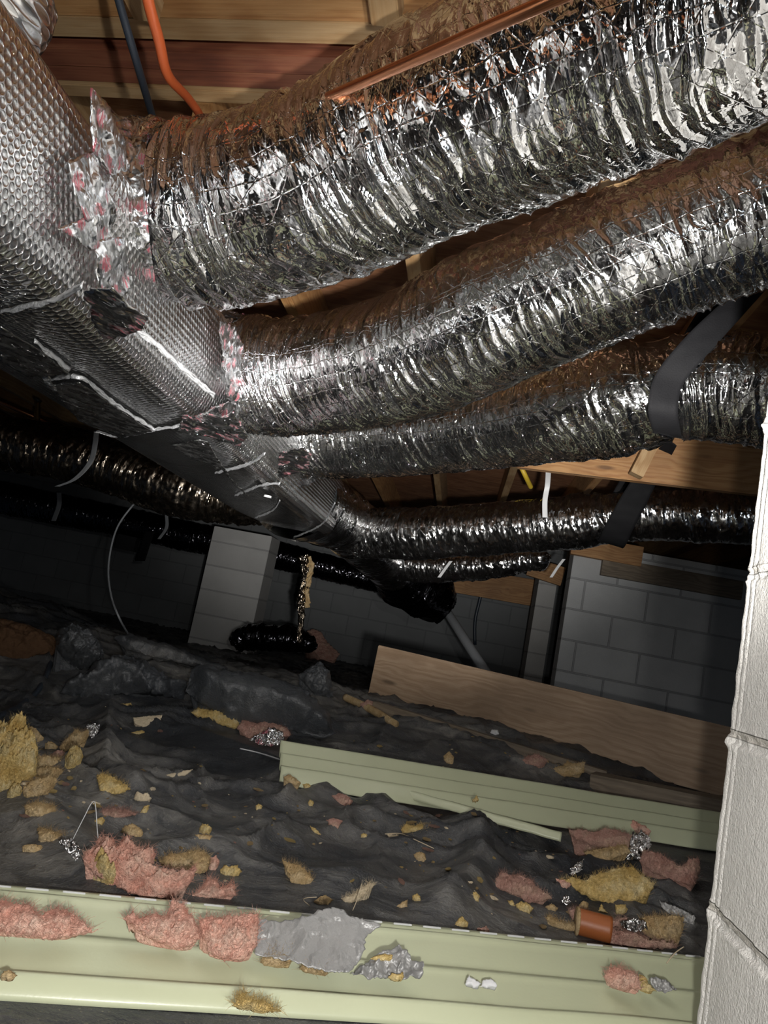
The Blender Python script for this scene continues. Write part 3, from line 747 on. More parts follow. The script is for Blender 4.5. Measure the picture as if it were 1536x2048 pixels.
# cables and pipes
pipe('copper_pipe', [P(500, 246, 1.22), P(570, 225, 1.04), P(650, 196, .92), P(800, 132, .76), P(1000, 45, .62), P(1150, -20, .56), P(1400, -130, .5)], .0066, MT['copper'],
     label='long copper pipe crossing in front of the fattest duct', cat='pipe')
pipe('power_cable', [P(222, -60, .90), P(240, 10, .94), P(275, 130, 1.02), P(307, 240, 1.16), P(318, 280, 1.26)], .0065, MT['cable'], label='straight black cable beneath the top left girder', cat='cable')
pipe('orange_tube', [P(285, -60, .88), P(298, 10, .91), P(318, 80, .96), P(335, 150, 1.02), P(375, 195, 1.10), P(402, 235, 1.19), P(415, 280, 1.25)], [.0085, .0085, .0085, .008, .0075, .0075, .0075], MT['orangepex'],
     label='wavy orange plastic tube hanging from the joists', cat='tube')
pipe('wire_loop', [P(290, 985, 3.3), P(262, 1015, 3.3), P(232, 1060, 3.3), P(217, 1130, 3.3), P(222, 1190, 3.2), P(238, 1235, 3.1), G(256, 1268) + Vector((0, 0, .0))], .0045, MT['pvc'],
     label='thin grey wire bowing down to the ground on the left', cat='wire', step=.02, nt=8)
pipe('ground_cable', [G(110, 1290), G(100, 1330), G(80, 1375), G(50, 1405), G(0, 1432), G(-60, 1450)], .009, MT['cable'], label='dark cable lying over the plastic at far left', cat='cable')
pipe('drain_pipe', [P(893, 1222, 5.7), P(930, 1280, 5.2), P(985, 1365, 4.9)], .033, MT['pvc'], label='grey drain pipe slanting down behind the plank', cat='pipe', step=.05)
pipe('yellow_cable', [P(1038, 925, 3.6), P(1050, 950, 3.6), P(1062, 975, 3.7)], .012, MT['yellowwire'], label='yellow cable showing under the third duct', cat='cable')
pipe('wall_cable', [P(965, 1170, 7.5), P(960, 1200, 7.5), P(950, 1240, 7.5), P(950, 1290, 7.5)], .016, MT['cable'], label='black cable running down the far back wall', cat='cable', step=.05)
pipe('copper_line', [P(-40, 785, 3.4), P(60, 830, 3.5), P(130, 858, 3.6), P(190, 875, 3.7)], .014, MT['copper'], label='brown copper line passing left of the main duct', cat='pipe', step=.03)
pipe('copper_line', [P(-40, 815, 3.3), P(60, 852, 3.4), P(150, 885, 3.5)], .012, MT['copper'], label='lower copper line left of the main duct', cat='pipe', step=.03)
v = thing('brass_valve', P(74, 842, 3.3), 'small brass valve standing on the copper line', 'valve')
pipe('valve_body', [P(74, 845, 3.3), P(76, 805, 3.3)], [.016, .011], MT['brass'], v, nt=12)
pipe('valve_cap', [P(74, 802, 3.3), P(76, 798, 3.3)], .02, MT['dark'], v, nt=12)
# dangling shred of foil and insulation
sh = thing('dangling_shred', P(606, 1118, 4.4), 'ragged strand of foil and fluff dangling below the main duct', 'debris')
def shred_disp(S, TH, R): return .022 * facets(S * 22, TH * 1.5, 3) + .012 * pn(S * 30, TH * 2, 4)
tube('strand', [P(606, 1112, 4.4), P(612, 1150, 4.4), P(604, 1190, 4.4), P(602, 1240, 4.4), P(598, 1285, 4.4)], [.028, .02, .022, .014, .008], MT['foil_dirty'], sh, step=.006, nt=50, disp=shred_disp)
tube('strand', [P(616, 1118, 4.42), P(622, 1140, 4.4), P(612, 1180, 4.4), P(616, 1215, 4.4)], [.02, .014, .016, .01], MT['tan'], sh, step=.006, nt=40, disp=shred_disp)

# ------------------------------------------------------------------ near right block pier (one course column proud of the other)
def rough_face(name, x0, y0, y1, z0, z1, t, seed, parent):
    ny_, nz_ = max(8, int((y1 - y0) / .002)), int((z1 - z0) / .002)
    Yq, Zq = np.meshgrid(np.linspace(y0, y1, ny_), np.linspace(z0, z1, nz_), indexing='ij')
    zz = (Zq + .006) % .203; m = np.minimum(zz, .203 - zz)
    d = .0005 * fbm(Yq * 60, Zq * 60, seed, 3) + .0006 * pn(Yq * 9, Zq * 9, seed)
    joint = 1 - sst(.004, .009, m + .002 * pn(Yq * 60, Zq * 60, seed + 2))
    d = d - .004 * joint + .006 * sst(.02, .0, m) * np.clip(pn(Yq * 50, Zq * 50, seed + 4), 0, 1)
    # grooves by the far edge of the block, and a broken arris
    e = y1 - Yq
    d = d - .0035 * np.exp(-((e - .020) / .0025) ** 2) - .003 * np.exp(-((e - .036) / .002) ** 2)
    d = d - .010 * sst(.010, .0, e) * (.4 + .9 * np.clip(pn(0 * Zq + 3, Zq * 30, seed + 6) + .3, 0, 1))
    # mortar squeezed out at the joint ends
    d = d + .006 * np.exp(-(e / .018) ** 2 - (m / .008) ** 2) * (1 + pn(Yq * 80, Zq * 80, seed + 7))
    yj = .004 * pn(0 * Zq + 1, Zq * 45, seed + 8) * sst(.03, 0, e)
    A = np.stack([x0 - d, Yq + yj, Zq], -1)
    n = ny_ * nz_; Fq = [tuple(f) for f in grid_faces(ny_, nz_)]
    # wrap the far end and the near end back to full thickness
    B0 = A[-1].copy(); B1 = B0.copy(); B1[:, 0] = x0 + t; 
    k = 14; rows = [B0 + (B1 - B0) * q / k + np.stack([0 * zz[0], .0015 * pn(zz[0] * 0 + q, Zq[0] * 60, seed) , 0 * zz[0]], -1) * (1 if q else 0) for q in range(k + 1)]
    Aall = np.concatenate([A.reshape(-1, 3)] + [r for r in rows[1:]])
    base = (ny_ - 1) * nz_
    for q in range(k):
        r0 = base if q == 0 else n + (q - 1) * nz_; r1_ = n + q * nz_
        for j in range(nz_ - 1): Fq.append((r0 + j, r0 + j + 1, r1_ + j + 1, r1_ + j))
    C0 = A[0].copy(); C1 = C0.copy(); C1[:, 0] = x0 + t; off = len(Aall); Aall = np.concatenate([Aall, C1])
    for j in range(nz_ - 1): Fq.append((off + j, off + j + 1, j + 1, j))
    la = n + (k - 1) * nz_
    for j in range(nz_ - 1): Fq.append((la + j, la + j + 1, off + j + 1, off + j))
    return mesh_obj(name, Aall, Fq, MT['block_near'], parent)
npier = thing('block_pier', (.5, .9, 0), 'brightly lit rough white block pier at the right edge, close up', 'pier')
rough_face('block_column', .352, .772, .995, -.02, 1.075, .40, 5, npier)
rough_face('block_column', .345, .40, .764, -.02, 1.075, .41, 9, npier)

# ------------------------------------------------------------------ vinyl siding
def siding(name, a, b, prof, label, nseg=120, bend=None, slots=None, group=None, parent=None, th=.0014, dip=None):
    """prof: list of (distance from back edge towards camera, height); a->b is the back edge on the ground"""
    a = Vector(a); b = Vector(b); d = (b - a); L = d.length; d.normalize(); n = Vector((d.y, -d.x, 0)).normalized()
    pr = []
    for (u0, h0), (u1, h1) in zip(prof[:-1], prof[1:]):
        k = max(1, int(math.hypot(u1 - u0, h1 - h0) / .004))
        for q in range(k): pr.append((u0 + (u1 - u0) * q / k, h0 + (h1 - h0) * q / k))
    pr.append(prof[-1]); pr = np.array(pr)
    for _ in range(1): pr[1:-1] = .25 * pr[:-2] + .5 * pr[1:-1] + .25 * pr[2:]
    t = np.linspace(0, 1, nseg); m = len(pr)
    base = np.array(a)[None] + t[:, None] * np.array(d)[None] * L
    bz = np.zeros(nseg) if bend is None else np.array([bend(q) for q in t])
    by = np.zeros(nseg) if dip is None else np.array([dip(q) for q in t])
    A = base[:, None, :] + (pr[:, 0][None, :, None] + by[:, None, None]) * np.array(n)[None, None]
    A[:, :, 2] += pr[:, 1][None] + bz[:, None]
    A[:, :, 2] += .0012 * pn(t[:, None] * 9 + 0 * pr[:, 0][None], pr[:, 0][None] * 18 + 0 * t[:, None], 3)
    tn = np.gradient(pr, axis=0); tn /= np.linalg.norm(tn, axis=1)[:, None]
    nrm2 = np.stack([-tn[:, 1], tn[:, 0]], 1); nrm2 *= np.sign(nrm2[:, 1:2] + 1e-9)
    Bq = A - th * (nrm2[:, 0][None, :, None] * np.array(n)[None, None] + nrm2[:, 1][None, :, None] * np.array([0, 0, 1.0])[None, None])
    n1 = nseg * m; fs = []
    skip = set()
    if slots is not None:
        s0, s1 = slots; du = L / (nseg - 1); 
        for i in range(nseg - 1):
            if (i * du) % .043 < .027:
                for j in range(m - 1):
                    if s0 <= pr[j, 0] < s1: skip.add((i, j))
    for i in range(nseg - 1):
        for j in range(m - 1):
            if (i, j) in skip: continue
            q = i * m + j
            fs.append((q, q + m, q + m + 1, q + 1)); fs.append((n1 + q, n1 + q + 1, n1 + q + m + 1, n1 + q + m))
    for i in range(nseg - 1):
        for j, fl_ in ((0, 1), (m - 1, 0)):
            q = i * m + j; f = (q, n1 + q, n1 + q + m, q + m); fs.append(f if fl_ else f[::-1])
    for i, fl_ in ((0, 1), (nseg - 1, 0)):
        for j in range(m - 1):
            q = i * m + j; f = (q, q + 1, n1 + q + 1, n1 + q); fs.append(f if fl_ else f[::-1])
    o = mesh_obj(name, np.concatenate([A.reshape(-1, 3), Bq.reshape(-1, 3)]), fs, MT['vinyl'], parent, origin=a)
    me = o.data
    me.polygons.foreach_set('use_smooth', np.zeros(len(me.polygons), bool)) if False else None
    tag(o, label, 'siding', group); return o
gs = 'sage green vinyl siding pieces'
_p, _q = G(0, 1776, .022), G(1366, 1903, .022); _d = (_q - _p).normalized(); s1a = _p - _d * .55; s1b = _q + _d * .12; s1a.z = s1b.z = .013
_f = G(0, 1992); _W = (_f - _p).dot(Vector((_d.y, -_d.x, 0))); _k = max(.6, min(1.1, _W / .25))
prof1 = [(0, .026), (.010, .027), (.012, .029), (.020, .029), (.022, .026), (.032, .026), (.034, .031), (.040, .032), (.044, .026), (.05, .024), (.095, .008), (.105, .008), (.140, .022), (.146, .022),
         (.150, .019), (.200, .006), (.210, .006), (.228, .016), (.232, .016), (.240, .010), (.250, .002), (.252, -.004)]
prof1 = [(u * _k, h_) for u, h_ in prof1]
sid1 = siding('siding_panel', s1a, s1b, prof1, 'long sage green vinyl siding panel along the bottom of the picture', nseg=420, group=gs,
       bend=lambda t: .012 * math.sin(t * 3.1) , dip=lambda t: .008 * math.sin(t * 3.14))
_L = (s1b - s1a).length; _n = Vector((_d.y, -_d.x, 0))
for k in range(int(_L / .044)):
    t_ = (k * .044 + .01) / _L
    q = s1a + _d * (t_ * _L) + _n * (.017 * _k + .008 * math.sin(t_ * 3.14)); q.z = s1a.z + .0285 + .012 * math.sin(t_ * 3.1)
    if q.x > s1b.x - .05: break
    q2 = q + _d * .027; q2.z = q.z
    o = box_dir('slot_light_dash', q, q2, .0022, .0024, MT['white'], sid1, bev=.0004)  # white dashes on the hem paint in the light caught at its slots
b0 = G(562, 1474, .06); b1 = G(1412, 1640, .05)
prof2 = [(0, .064), (.006, .069), (.012, .067), (.062, .034), (.068, .034), (.084, .050), (.089, .049), (.135, .016), (.142, .016), (.160, .033), (.168, .032), (.190, .012), (.197, .004), (.202, -.004)]
prof2 = [(u * .82, h_) for u, h_ in prof2]
_e = (b1 - b0).normalized()
siding('siding_panel', (b0.x, b0.y, .058), ((b1 + _e * .25).x, (b1 + _e * .25).y, .055), prof2, 'ribbed sage siding length lying across the middle of the plastic', nseg=160, group=gs)
c0 = G(797, 1598); c1 = G(1120, 1690)
prof3 = [(0, .008), (.012, .012), (.02, .004), (.045, .018), (.052, .018), (.058, .006), (.06, 0)]
siding('siding_panel', (c0.x, c0.y, c0.z + .02), (c1.x, c1.y, c1.z + .02), prof3, 'thin broken siding strip just in front of the ribbed length', nseg=90, group=gs)

# ------------------------------------------------------------------ lumber
pl = P(738, 1398, 3.3); pr_ = P(1440, 1592, 2.78)
dirb = (pr_ - pl).normalized()
o = box_dir('lumber_plank', pl, pl + dirb * 2.3, .236, .04, MT['plank'], bev=.003); tag(o, 'wide pine plank standing on edge on the ground', 'plank')
def board(name, a, b, h, t, mat, label, cat='board'):
    o = box_dir(name, a, b, h, t, MT[mat], bev=.002); tag(o, label, cat); return o
a = G(1195, 1600); b = P(1440, 1668, 2.2)
board('lumber_offcut', (a.x, a.y + .10, a.z - .02), (b.x + .4, b.y + .10, b.z - .0), .085, .10, 'greywood', 'dull grey board offcut near right pier behind siding')
a = G(745, 1418); b = G(1210, 1560)
board('dirty_board', (a.x, a.y, a.z - .03), (b.x, b.y, b.z - .03), .06, .035, 'greywood', 'dark dirty board lying in front of the wide plank')
a = G(1240, 1640); b = G(1400, 1700)
board('lumber_offcut', (a.x, a.y + .10, a.z - .01), (b.x + .3, b.y + .12, b.z - .01), .03, .05, 'pine', 'yellowish board edge tucked between siding and grey offcut')
pipe('fallen_stick', [G(690, 1400) + Vector((0, 0, .01)), G(740, 1425) + Vector((0, 0, .012)), G(790, 1455) + Vector((0, 0, .01))], .014, MT['tan'], label='old yellowish stick lying by the plank left end', cat='stick')

# brown earth bank, far left
# ------------------------------------------------------------------ lumps, scraps and sheets traced where they lie
def chunk(name, poly, mat, label, cat, thick=.03, tilt=50, seed=1, fluff=1.0, res=None, jit=.5, group=None, crum=None, parent=None, sink=.004, edge=.35, thin=False, lift=0.0, flake=0.0, fib=0):
    base = max(poly, key=lambda p: p[1] - .19 * p[0] if False else p[1])
    xs_ = [p[0] for p in poly]; cx = sum(xs_) / len(xs_); by = max(p[1] for p in poly)
    c = G(cx, by - 2) + Vector((0, 0, lift))
    if lift:
        c = G(cx, by - 2, lift)
    tc = Vector((0 - c.x, 0 - c.y, 0)).normalized()
    a = math.radians(tilt); nn = (Vector((0, 0, 1)) * math.cos(a) + tc * math.sin(a)).normalized()
    q3 = []
    for x, y in poly:
        d = ray(x, y); t = (c - Vector((0, 0, CZ))).dot(nn) / d.dot(nn); q3.append(Vector((0, 0, CZ)) + d * t)
    cc = sum(q3, Vector()) / len(q3)
    ux = Vector((1, 0, 0)); ux = (ux - nn * ux.dot(nn)).normalized(); uy = nn.cross(ux)
    p2 = [((q - cc).dot(ux), (q - cc).dot(uy)) for q in q3]
    ar = np.array(p2); size = (ar.max(0) - ar.min(0)).max()
    res = res or max(size / 60, .0016)
    vv, ff, B = tri_fill(p2, res, res * jit * 1.3, seed)
    dd = dist_poly(vv[:, 0], vv[:, 1], [tuple(q) for q in vv[:B]] + [tuple(vv[0])])
    k = 1 / size
    if crum is None:
        prof = 1 - np.exp(-dd / (size * edge * .35))
        h = thick * prof * (.75 + .7 * fbm(vv[:, 0] * k * 5, vv[:, 1] * k * 5, seed)) + fluff * thick * .22 * fbm(vv[:, 0] * k * 22, vv[:, 1] * k * 22, seed + 5, 3) * (prof + .2)
        h = h + flake * facets(vv[:, 0] * k * 9, vv[:, 1] * k * 16, seed) + .0035 * (prof + .3) * min(1, size / .12) * np.abs(fbm(vv[:, 0] * 150, vv[:, 1] * 150, seed + 8, 3)) - .004 * min(1, size / .12) * np.abs(pn(vv[:, 0] * 50, vv[:, 1] * 50, seed + 9)) * prof
    else:
        prof = 1 - np.exp(-dd / (size * edge * .35)) if not thin else 0 * dd + .0
        h = thick * prof + crum * (facets(vv[:, 0] * k * 7, vv[:, 1] * k * 7, seed) * 1.6 + fbm(vv[:, 0] * k * 4, vv[:, 1] * k * 4, seed) + .3 * facets(vv[:, 0] * k * 20, vv[:, 1] * k * 20, seed + 2))
    C, UX, UY, NN = (np.array(list(q)) for q in (cc, ux, uy, nn))
    plane = C + vv[:, :1] * UX + vv[:, 1:2] * UY
    top = plane + h[:, None] * NN
    if thin: bot = top - .0012 * NN
    else:
        bot = plane.copy() - NN * .002
        gz = ground_z(bot[:, 0], bot[:, 1]) + lift - sink
        # sides drop to the ground they rest on
        k2 = sst(0, size * .08, dd)
        bot[:, 2] = np.minimum(bot[:, 2], gz * k2 + bot[:, 2] * (1 - k2))
        gt = ground_z(top[:, 0], top[:, 1]) + lift + .001
        top[:, 2] = np.maximum(top[:, 2], gt - .004)
        bot[:, 2] = np.minimum(bot[:, 2], top[:, 2] - .001)
    o = close_shell(name, top, bot, ff, MT[mat], parent, vv, origin=None if parent is not None else cc)
    if parent is None: tag(o, label, cat, group)
    if fib:
        rr = random.Random(seed); Vs = []; Fs = []
        for _ in range(fib):
            i0 = rr.randrange(len(vv)) if rr.random() < .6 else rr.randrange(B)
            p = top[i0]; dr = NN * rr.uniform(.2, 1) + UX * rr.uniform(-.8, .8) + UY * rr.uniform(-.4, 1); dr = dr / np.linalg.norm(dr)
            b_ = np.array([rr.uniform(-1, 1), rr.uniform(-1, 1), rr.uniform(-1, .4)]); L = rr.uniform(.004, .013)
            n0 = len(Vs); r1_ = .00022
            sd = np.cross(dr, b_); sd = sd / (np.linalg.norm(sd) + 1e-9); s2 = np.cross(dr, sd)
            for q in range(4):
                t = q / 3; cq = p + dr * L * t + b_ * L * .35 * t * t; rq = r1_ * (1 - .6 * t)
                for aa in (0, 2.09, 4.19): Vs.append(cq + rq * (math.cos(aa) * sd + math.sin(aa) * s2))
            for q in range(3):
                for m_ in range(3): Fs.append((n0 + q * 3 + m_, n0 + q * 3 + (m_ + 1) % 3, n0 + q * 3 + 3 + (m_ + 1) % 3, n0 + q * 3 + 3 + m_))
        f_ = mesh_obj('loose_fibres', np.array(Vs), Fs, MT[mat], o, origin=cc); tag(f_, kind='stuff')
    return o
PB, PT = 'insulation scrap', 'plastic sheet'
# raised folds of loose black sheet
chunk('plastic_bundle', [(112,1280),(118,1262),(145,1253),(180,1262),(195,1280),(205,1300),(210,1325),(190,1338),(160,1342),(125,1315),(113,1300)], 'sheet', 'knotted grey-black plastic bundle standing up at far left', PT, .12, 70, 2, crum=.035)
chunk('crumpled_sheet', [(120,1388),(130,1365),(170,1345),(200,1322),(250,1312),(290,1318),(330,1350),(372,1370),(368,1398),(300,1390),(240,1388),(170,1398)], 'sheet', 'crumpled glossy black sheet heap left of the pointed fold', PT, .10, 62, 4, crum=.05)
chunk('folded_sheet', [(372,1385),(382,1338),(400,1326),(425,1328),(440,1340),(500,1345),(560,1358),(620,1390),(650,1420),(674,1466),(650,1474),(600,1464),(520,1450),(470,1444),(400,1408)], 'sheet', 'large pointed fold of dusty black sheet behind the yellow scrap', PT, .12, 62, 6, crum=.022)
chunk('sheet_ridge', [(225,1277),(260,1268),(330,1285),(400,1312),(480,1348),(430,1345),(330,1318),(250,1298)], 'ground', 'low dusty ridge of black sheet where the wire ends', PT, .05, 55, 7, crum=.012)
chunk('sheet_peak', [(595,1350),(640,1322),(660,1345),(668,1395),(630,1390)], 'sheet', 'small upright peak of black sheet behind the pointed fold', PT, .04, 65, 8, crum=.012)
chunk('earth_bank', [(-40,1238),(0,1236),(60,1250),(110,1275),(114,1300),(100,1318),(-40,1318)], 'dirt', 'bank of bare brown earth at the far left edge', 'earth', .08, 60, 9, fluff=.6)
S_ = [
 # name, poly, mat, label, thick, tilt, lift
 ('insulation_clump', [(-40,1452),(0,1462),(22,1442),(50,1445),(62,1475),(74,1500),(72,1545),(66,1556),(40,1562),(0,1574),(-40,1574)], 'yellow', 'big bright yellow insulation clump at the left edge', .085, 48, 0),
 ('insulation_slab', [(-40,1566),(20,1560),(64,1556),(62,1570),(40,1576),(0,1580),(-40,1578)], 'yellow', 'flat yellow slab poking out under the big yellow clump', .03, 35, 0),
 ('insulation_tuft', [(14,1585),(22,1572),(38,1572),(46,1582),(40,1595),(20,1595)], 'yellow', 'round mustard tuft below the big yellow clump', .03, 50, 0),
 ('insulation_tuft', [(45,1580),(60,1564),(100,1556),(116,1562),(98,1582),(72,1594),(52,1594)], 'tan', 'loose tan fluff right of the round mustard tuft', .025, 40, 0),
 ('insulation_ball', [(132,1512),(142,1500),(158,1499),(167,1513),(160,1530),(146,1537),(134,1529)], 'yellow', 'pale yellow insulation ball right of big yellow clump', .05, 55, 0),
 ('insulation_tuft', [(118,1494),(132,1478),(148,1462),(158,1460),(162,1466),(178,1461),(178,1470),(170,1482),(150,1495),(128,1503)], 'tan', 'spiky tan and pink tuft just above the pale yellow ball', .03, 50, 0),
 ('insulation_flake', [(60,1452),(72,1458),(88,1478),(76,1484),(66,1472)], 'tan', 'brown flake behind the top of the big yellow clump', .015, 40, 0),
 ('insulation_flake', [(90,1487),(102,1484),(116,1492),(112,1500),(96,1497)], 'tan', 'small tan flake between the yellow clump and the spiky tuft', .015, 40, 0),
 ('insulation_tuft', [(74,1512),(96,1514),(118,1516),(130,1530),(102,1537),(78,1532)], 'tan', 'low brownish fluff left of the pale yellow ball', .02, 40, 0),
 ('insulation_flake', [(100,1510),(112,1502),(130,1502),(126,1512),(108,1517)], 'mauve', 'pinkish flake touching the pale yellow ball from the left', .012, 40, 0),
 ('insulation_tuft', [(70,1540),(100,1536),(126,1542),(112,1556),(84,1560),(68,1554)], 'tan', 'tan fluff under the brownish fluff by the yellow clump', .02, 38, 0),
 ('insulation_piece', [(382,1425),(395,1417),(418,1420),(440,1418),(460,1420),(472,1434),(481,1444),(480,1452),(470,1457),(430,1446),(400,1435)], 'yellow', 'yellow insulation piece lying against the pointed black fold', .03, 45, 0),
 ('insulation_piece', [(408,1420),(412,1402),(407,1388),(415,1383),(430,1387),(432,1402),(424,1422)], 'yellow', 'small upright yellow piece on the pointed black fold', .015, 62, 0),
 ('insulation_piece', [(474,1456),(484,1441),(498,1439),(510,1447),(530,1443),(552,1447),(574,1455),(583,1470),(560,1478),(520,1483),(495,1477)], 'mauve', 'dusty pink piece by the left end of the ribbed siding', .025, 45, 0),
 ('insulation_mass', [(165,1722),(170,1705),(190,1695),(195,1680),(208,1671),(225,1680),(232,1694),(240,1688),(248,1674),(262,1680),(280,1700),(300,1700),(310,1715),(302,1733),(330,1738),(368,1745),(390,1731),(389,1750),(375,1772),(345,1797),(300,1797),(260,1787),(230,1772),(190,1747)], 'pink', 'large fluffy pink insulation mass on the black plastic, lower left', .055, 48, 0),
 ('insulation_piece', [(388,1790),(405,1774),(415,1755),(430,1760),(440,1775),(455,1770),(470,1768),(470,1790),(440,1794),(400,1797),(360,1800)], 'pink', 'jagged pink piece right of the large pink mass', .02, 50, 0),
 ('insulation_scrap', [(78,1665),(84,1657),(105,1660),(120,1668),(137,1675),(120,1684),(95,1682),(80,1676)], 'tan', 'flat cream scrap above left of the large pink mass', .006, 40, 0),
 ('insulation_scrap', [(45,1692),(60,1688),(72,1690),(84,1692),(84,1703),(66,1706),(52,1701)], 'tan', 'dim tan scrap below the flat cream scrap', .008, 40, 0),
 ('insulation_scrap', [(194,1551),(206,1548),(222,1553),(240,1562),(261,1578),(242,1586),(215,1589),(200,1580)], 'yellow', 'yellow scrap in the middle left of the black plastic', .014, 42, 0),
 ('insulation_scrap', [(241,1662),(250,1652),(266,1647),(286,1660),(285,1676),(270,1673)], 'tan', 'ragged tan scrap above right of the large pink mass', .01, 40, 0),
 ('insulation_scrap', [(564,1720),(580,1726),(598,1731),(614,1742),(627,1760),(620,1771),(600,1769),(581,1762),(578,1746)], 'tan', 'leaf-shaped ochre scrap in the lower middle', .008, 35, 0),
 ('shingle_scrap', [(266,1435),(298,1432),(325,1430),(318,1447),(285,1454),(270,1447)], 'leaf', 'grey frayed scrap on the plastic left of the pointed fold', .006, 40, 0),
 ('insulation_scrap', [(262,1465),(285,1460),(293,1466),(276,1470)], 'yellow', 'small bright yellow sliver under the grey frayed scrap', .006, 40, 0),
 ('insulation_scrap', [(240,1408),(262,1406),(265,1412),(245,1413)], 'yellow', 'small yellow sliver near the crumpled glossy heap', .006, 40, 0),
 ('bark_flake', [(332,1550),(355,1543),(385,1539),(372,1549),(345,1555)], 'leaf', 'pale grey bark flake in the middle left of plastic', .004, 30, 0),
 ('straw_tuft', [(268,1597),(274,1582),(284,1588),(296,1585),(303,1597),(292,1604),(277,1602)], 'leaf', 'small pale nest of straw in the middle left', .01, 50, 0),
 ('straw_tuft', [(281,1624),(288,1612),(299,1610),(293,1627)], 'yellow', 'yellow crumb cluster beneath the nest of straw', .006, 45, 0),
 ('insulation_flake', [(198,1622),(225,1616),(252,1619),(274,1627),(242,1635),(205,1634)], 'mauve', 'brownish pink smear of fluff between two black folds', .008, 35, 0),
 ('insulation_flake', [(187,1642),(202,1634),(210,1642),(204,1650),(192,1650)], 'yellow', 'small yellow flake left under the brownish pink smear', .008, 40, 0),
 ('insulation_flake', [(48,1612),(75,1604),(110,1612),(114,1628),(84,1634),(60,1626)], 'tan', 'dark tan litter patch in the left hollow', .01, 35, 0),
 ('insulation_ball', [(398,1657),(404,1649),(416,1648),(424,1657),(418,1668),(404,1668)], 'yellow', 'small round pale ball in the middle of the plastic', .016, 55, 0),
 ('insulation_flake', [(390,1669),(405,1668),(425,1671),(419,1679),(396,1678)], 'tan', 'flake directly beneath the small round pale ball', .004, 35, 0),
 ('insulation_flake', [(567,1553),(580,1549),(590,1556),(602,1566),(590,1570),(572,1561)], 'tan', 'oblong tan flake just below the ribbed siding left half', .008, 40, 0),
 ('insulation_flake', [(606,1568),(616,1567),(623,1572),(618,1578),(608,1574)], 'yellow', 'tiny yellow flake beside the oblong tan flake', .005, 40, 0),
 ('insulation_flake', [(664,1592),(678,1586),(692,1590),(706,1602),(696,1613),(680,1609)], 'mauve', 'star-shaped rusty pink flake in the centre', .008, 38, 0),
 ('insulation_flake', [(652,1640),(668,1636),(686,1641),(678,1650),(676,1657),(664,1651)], 'mauve', 'small rusty flake under the star-shaped one', .005, 38, 0),
 ('insulation_flake', [(619,1651),(630,1656),(642,1669),(628,1664)], 'yellow', 'slanted yellow sliver in the centre', .005, 38, 0),
 ('insulation_flake', [(511,1612),(518,1607),(525,1612),(522,1620),(513,1620)], 'yellow', 'small yellow crumb pair left of centre', .006, 45, 0),
 ('insulation_flake', [(615,1604),(621,1600),(628,1604),(626,1612),(618,1613)], 'yellow', 'small yellow crumb right of centre', .006, 45, 0),
 ('insulation_patch', [(318,1722),(340,1708),(366,1706),(398,1699),(421,1712),(416,1738),(400,1746),(370,1741),(328,1733)], 'tan', 'dull tan litter patch right of the large pink mass', .014, 35, 0),
 ('insulation_tuft', [(417,1731),(421,1717),(433,1711),(439,1724),(431,1742),(419,1742)], 'pink', 'small pink tuft at the right end of the dull tan patch', .012, 50, 0),
 ('insulation_tuft', [(440,1740),(450,1731),(462,1734),(474,1730),(483,1744),(466,1753),(447,1750)], 'yellow', 'knobbly yellow tuft beside the small pink tuft', .014, 45, 0),
 ('insulation_scrap', [(682,1797),(705,1790),(722,1776),(738,1767),(748,1769),(740,1782),(716,1801),(692,1809)], 'leaf', 'grey feathery scrap above the grey facing paper', .014, 45, 0),
 ('insulation_scrap', [(628,1802),(640,1793),(652,1790),(667,1799),(654,1811),(638,1809)], 'tan', 'tan scrap just left of the grey feathery one', .01, 42, 0),
 ('insulation_scrap', [(802,1660),(812,1648),(826,1652),(842,1649),(863,1656),(861,1663),(832,1663),(808,1665)], 'yellow', 'long yellow scrap below the thin siding strip', .009, 42, 0),
 ('insulation_flake', [(722,1668),(732,1667),(738,1672),(730,1676),(722,1674)], 'yellow', 'small yellow flake near the centre bottom of big hump', .005, 40, 0),
 ('insulation_flake', [(773,1668),(798,1669),(792,1676),(780,1677)], 'leaf', 'straw-coloured flake left of the long yellow scrap', .004, 38, 0),
 ('insulation_tuft', [(827,1708),(838,1704),(850,1708),(853,1718),(846,1725),(832,1719)], 'tan', 'peach tuft left of the tall black fold', .01, 45, 0),
 ('insulation_flake', [(825,1793),(833,1787),(842,1794),(841,1804),(830,1802)], 'yellow', 'yellow crumb in the hollow left of the tall fold', .007, 45, 0),
 ('insulation_flake', [(793,1814),(803,1804),(816,1800),(815,1813),(803,1817)], 'tan', 'tan crumb at the bottom of the hollow by tall fold', .006, 42, 0),
 ('insulation_tuft', [(908,1852),(914,1840),(923,1833),(936,1843),(936,1853),(920,1855)], 'yellow', 'fanned yellow tuft just above the nailing hem', .008, 45, 0),
 ('insulation_tuft', [(953,1857),(964,1856),(974,1852),(979,1864),(974,1874),(961,1868)], 'mauve', 'rosy tuft right of the fanned yellow one', .01, 45, 0),
 ('insulation_flake', [(943,1786),(951,1783),(959,1791),(957,1803),(947,1800)], 'yellow', 'mottled yellow flake at the foot of the tall fold', .006, 45, 0),
 ('insulation_piece', [(988,1776),(992,1758),(1002,1744),(1022,1751),(1036,1748),(1062,1762),(1082,1780),(1104,1797),(1078,1802),(1052,1806),(1040,1792),(1012,1783)], 'mauve', 'peach and tan torn piece between tall fold and big yellow slab', .02, 42, 0),
 ('insulation_flake', [(1015,1801),(1023,1800),(1031,1811),(1022,1812)], 'yellow', 'little yellow flake under the peach torn piece', .006, 42, 0),
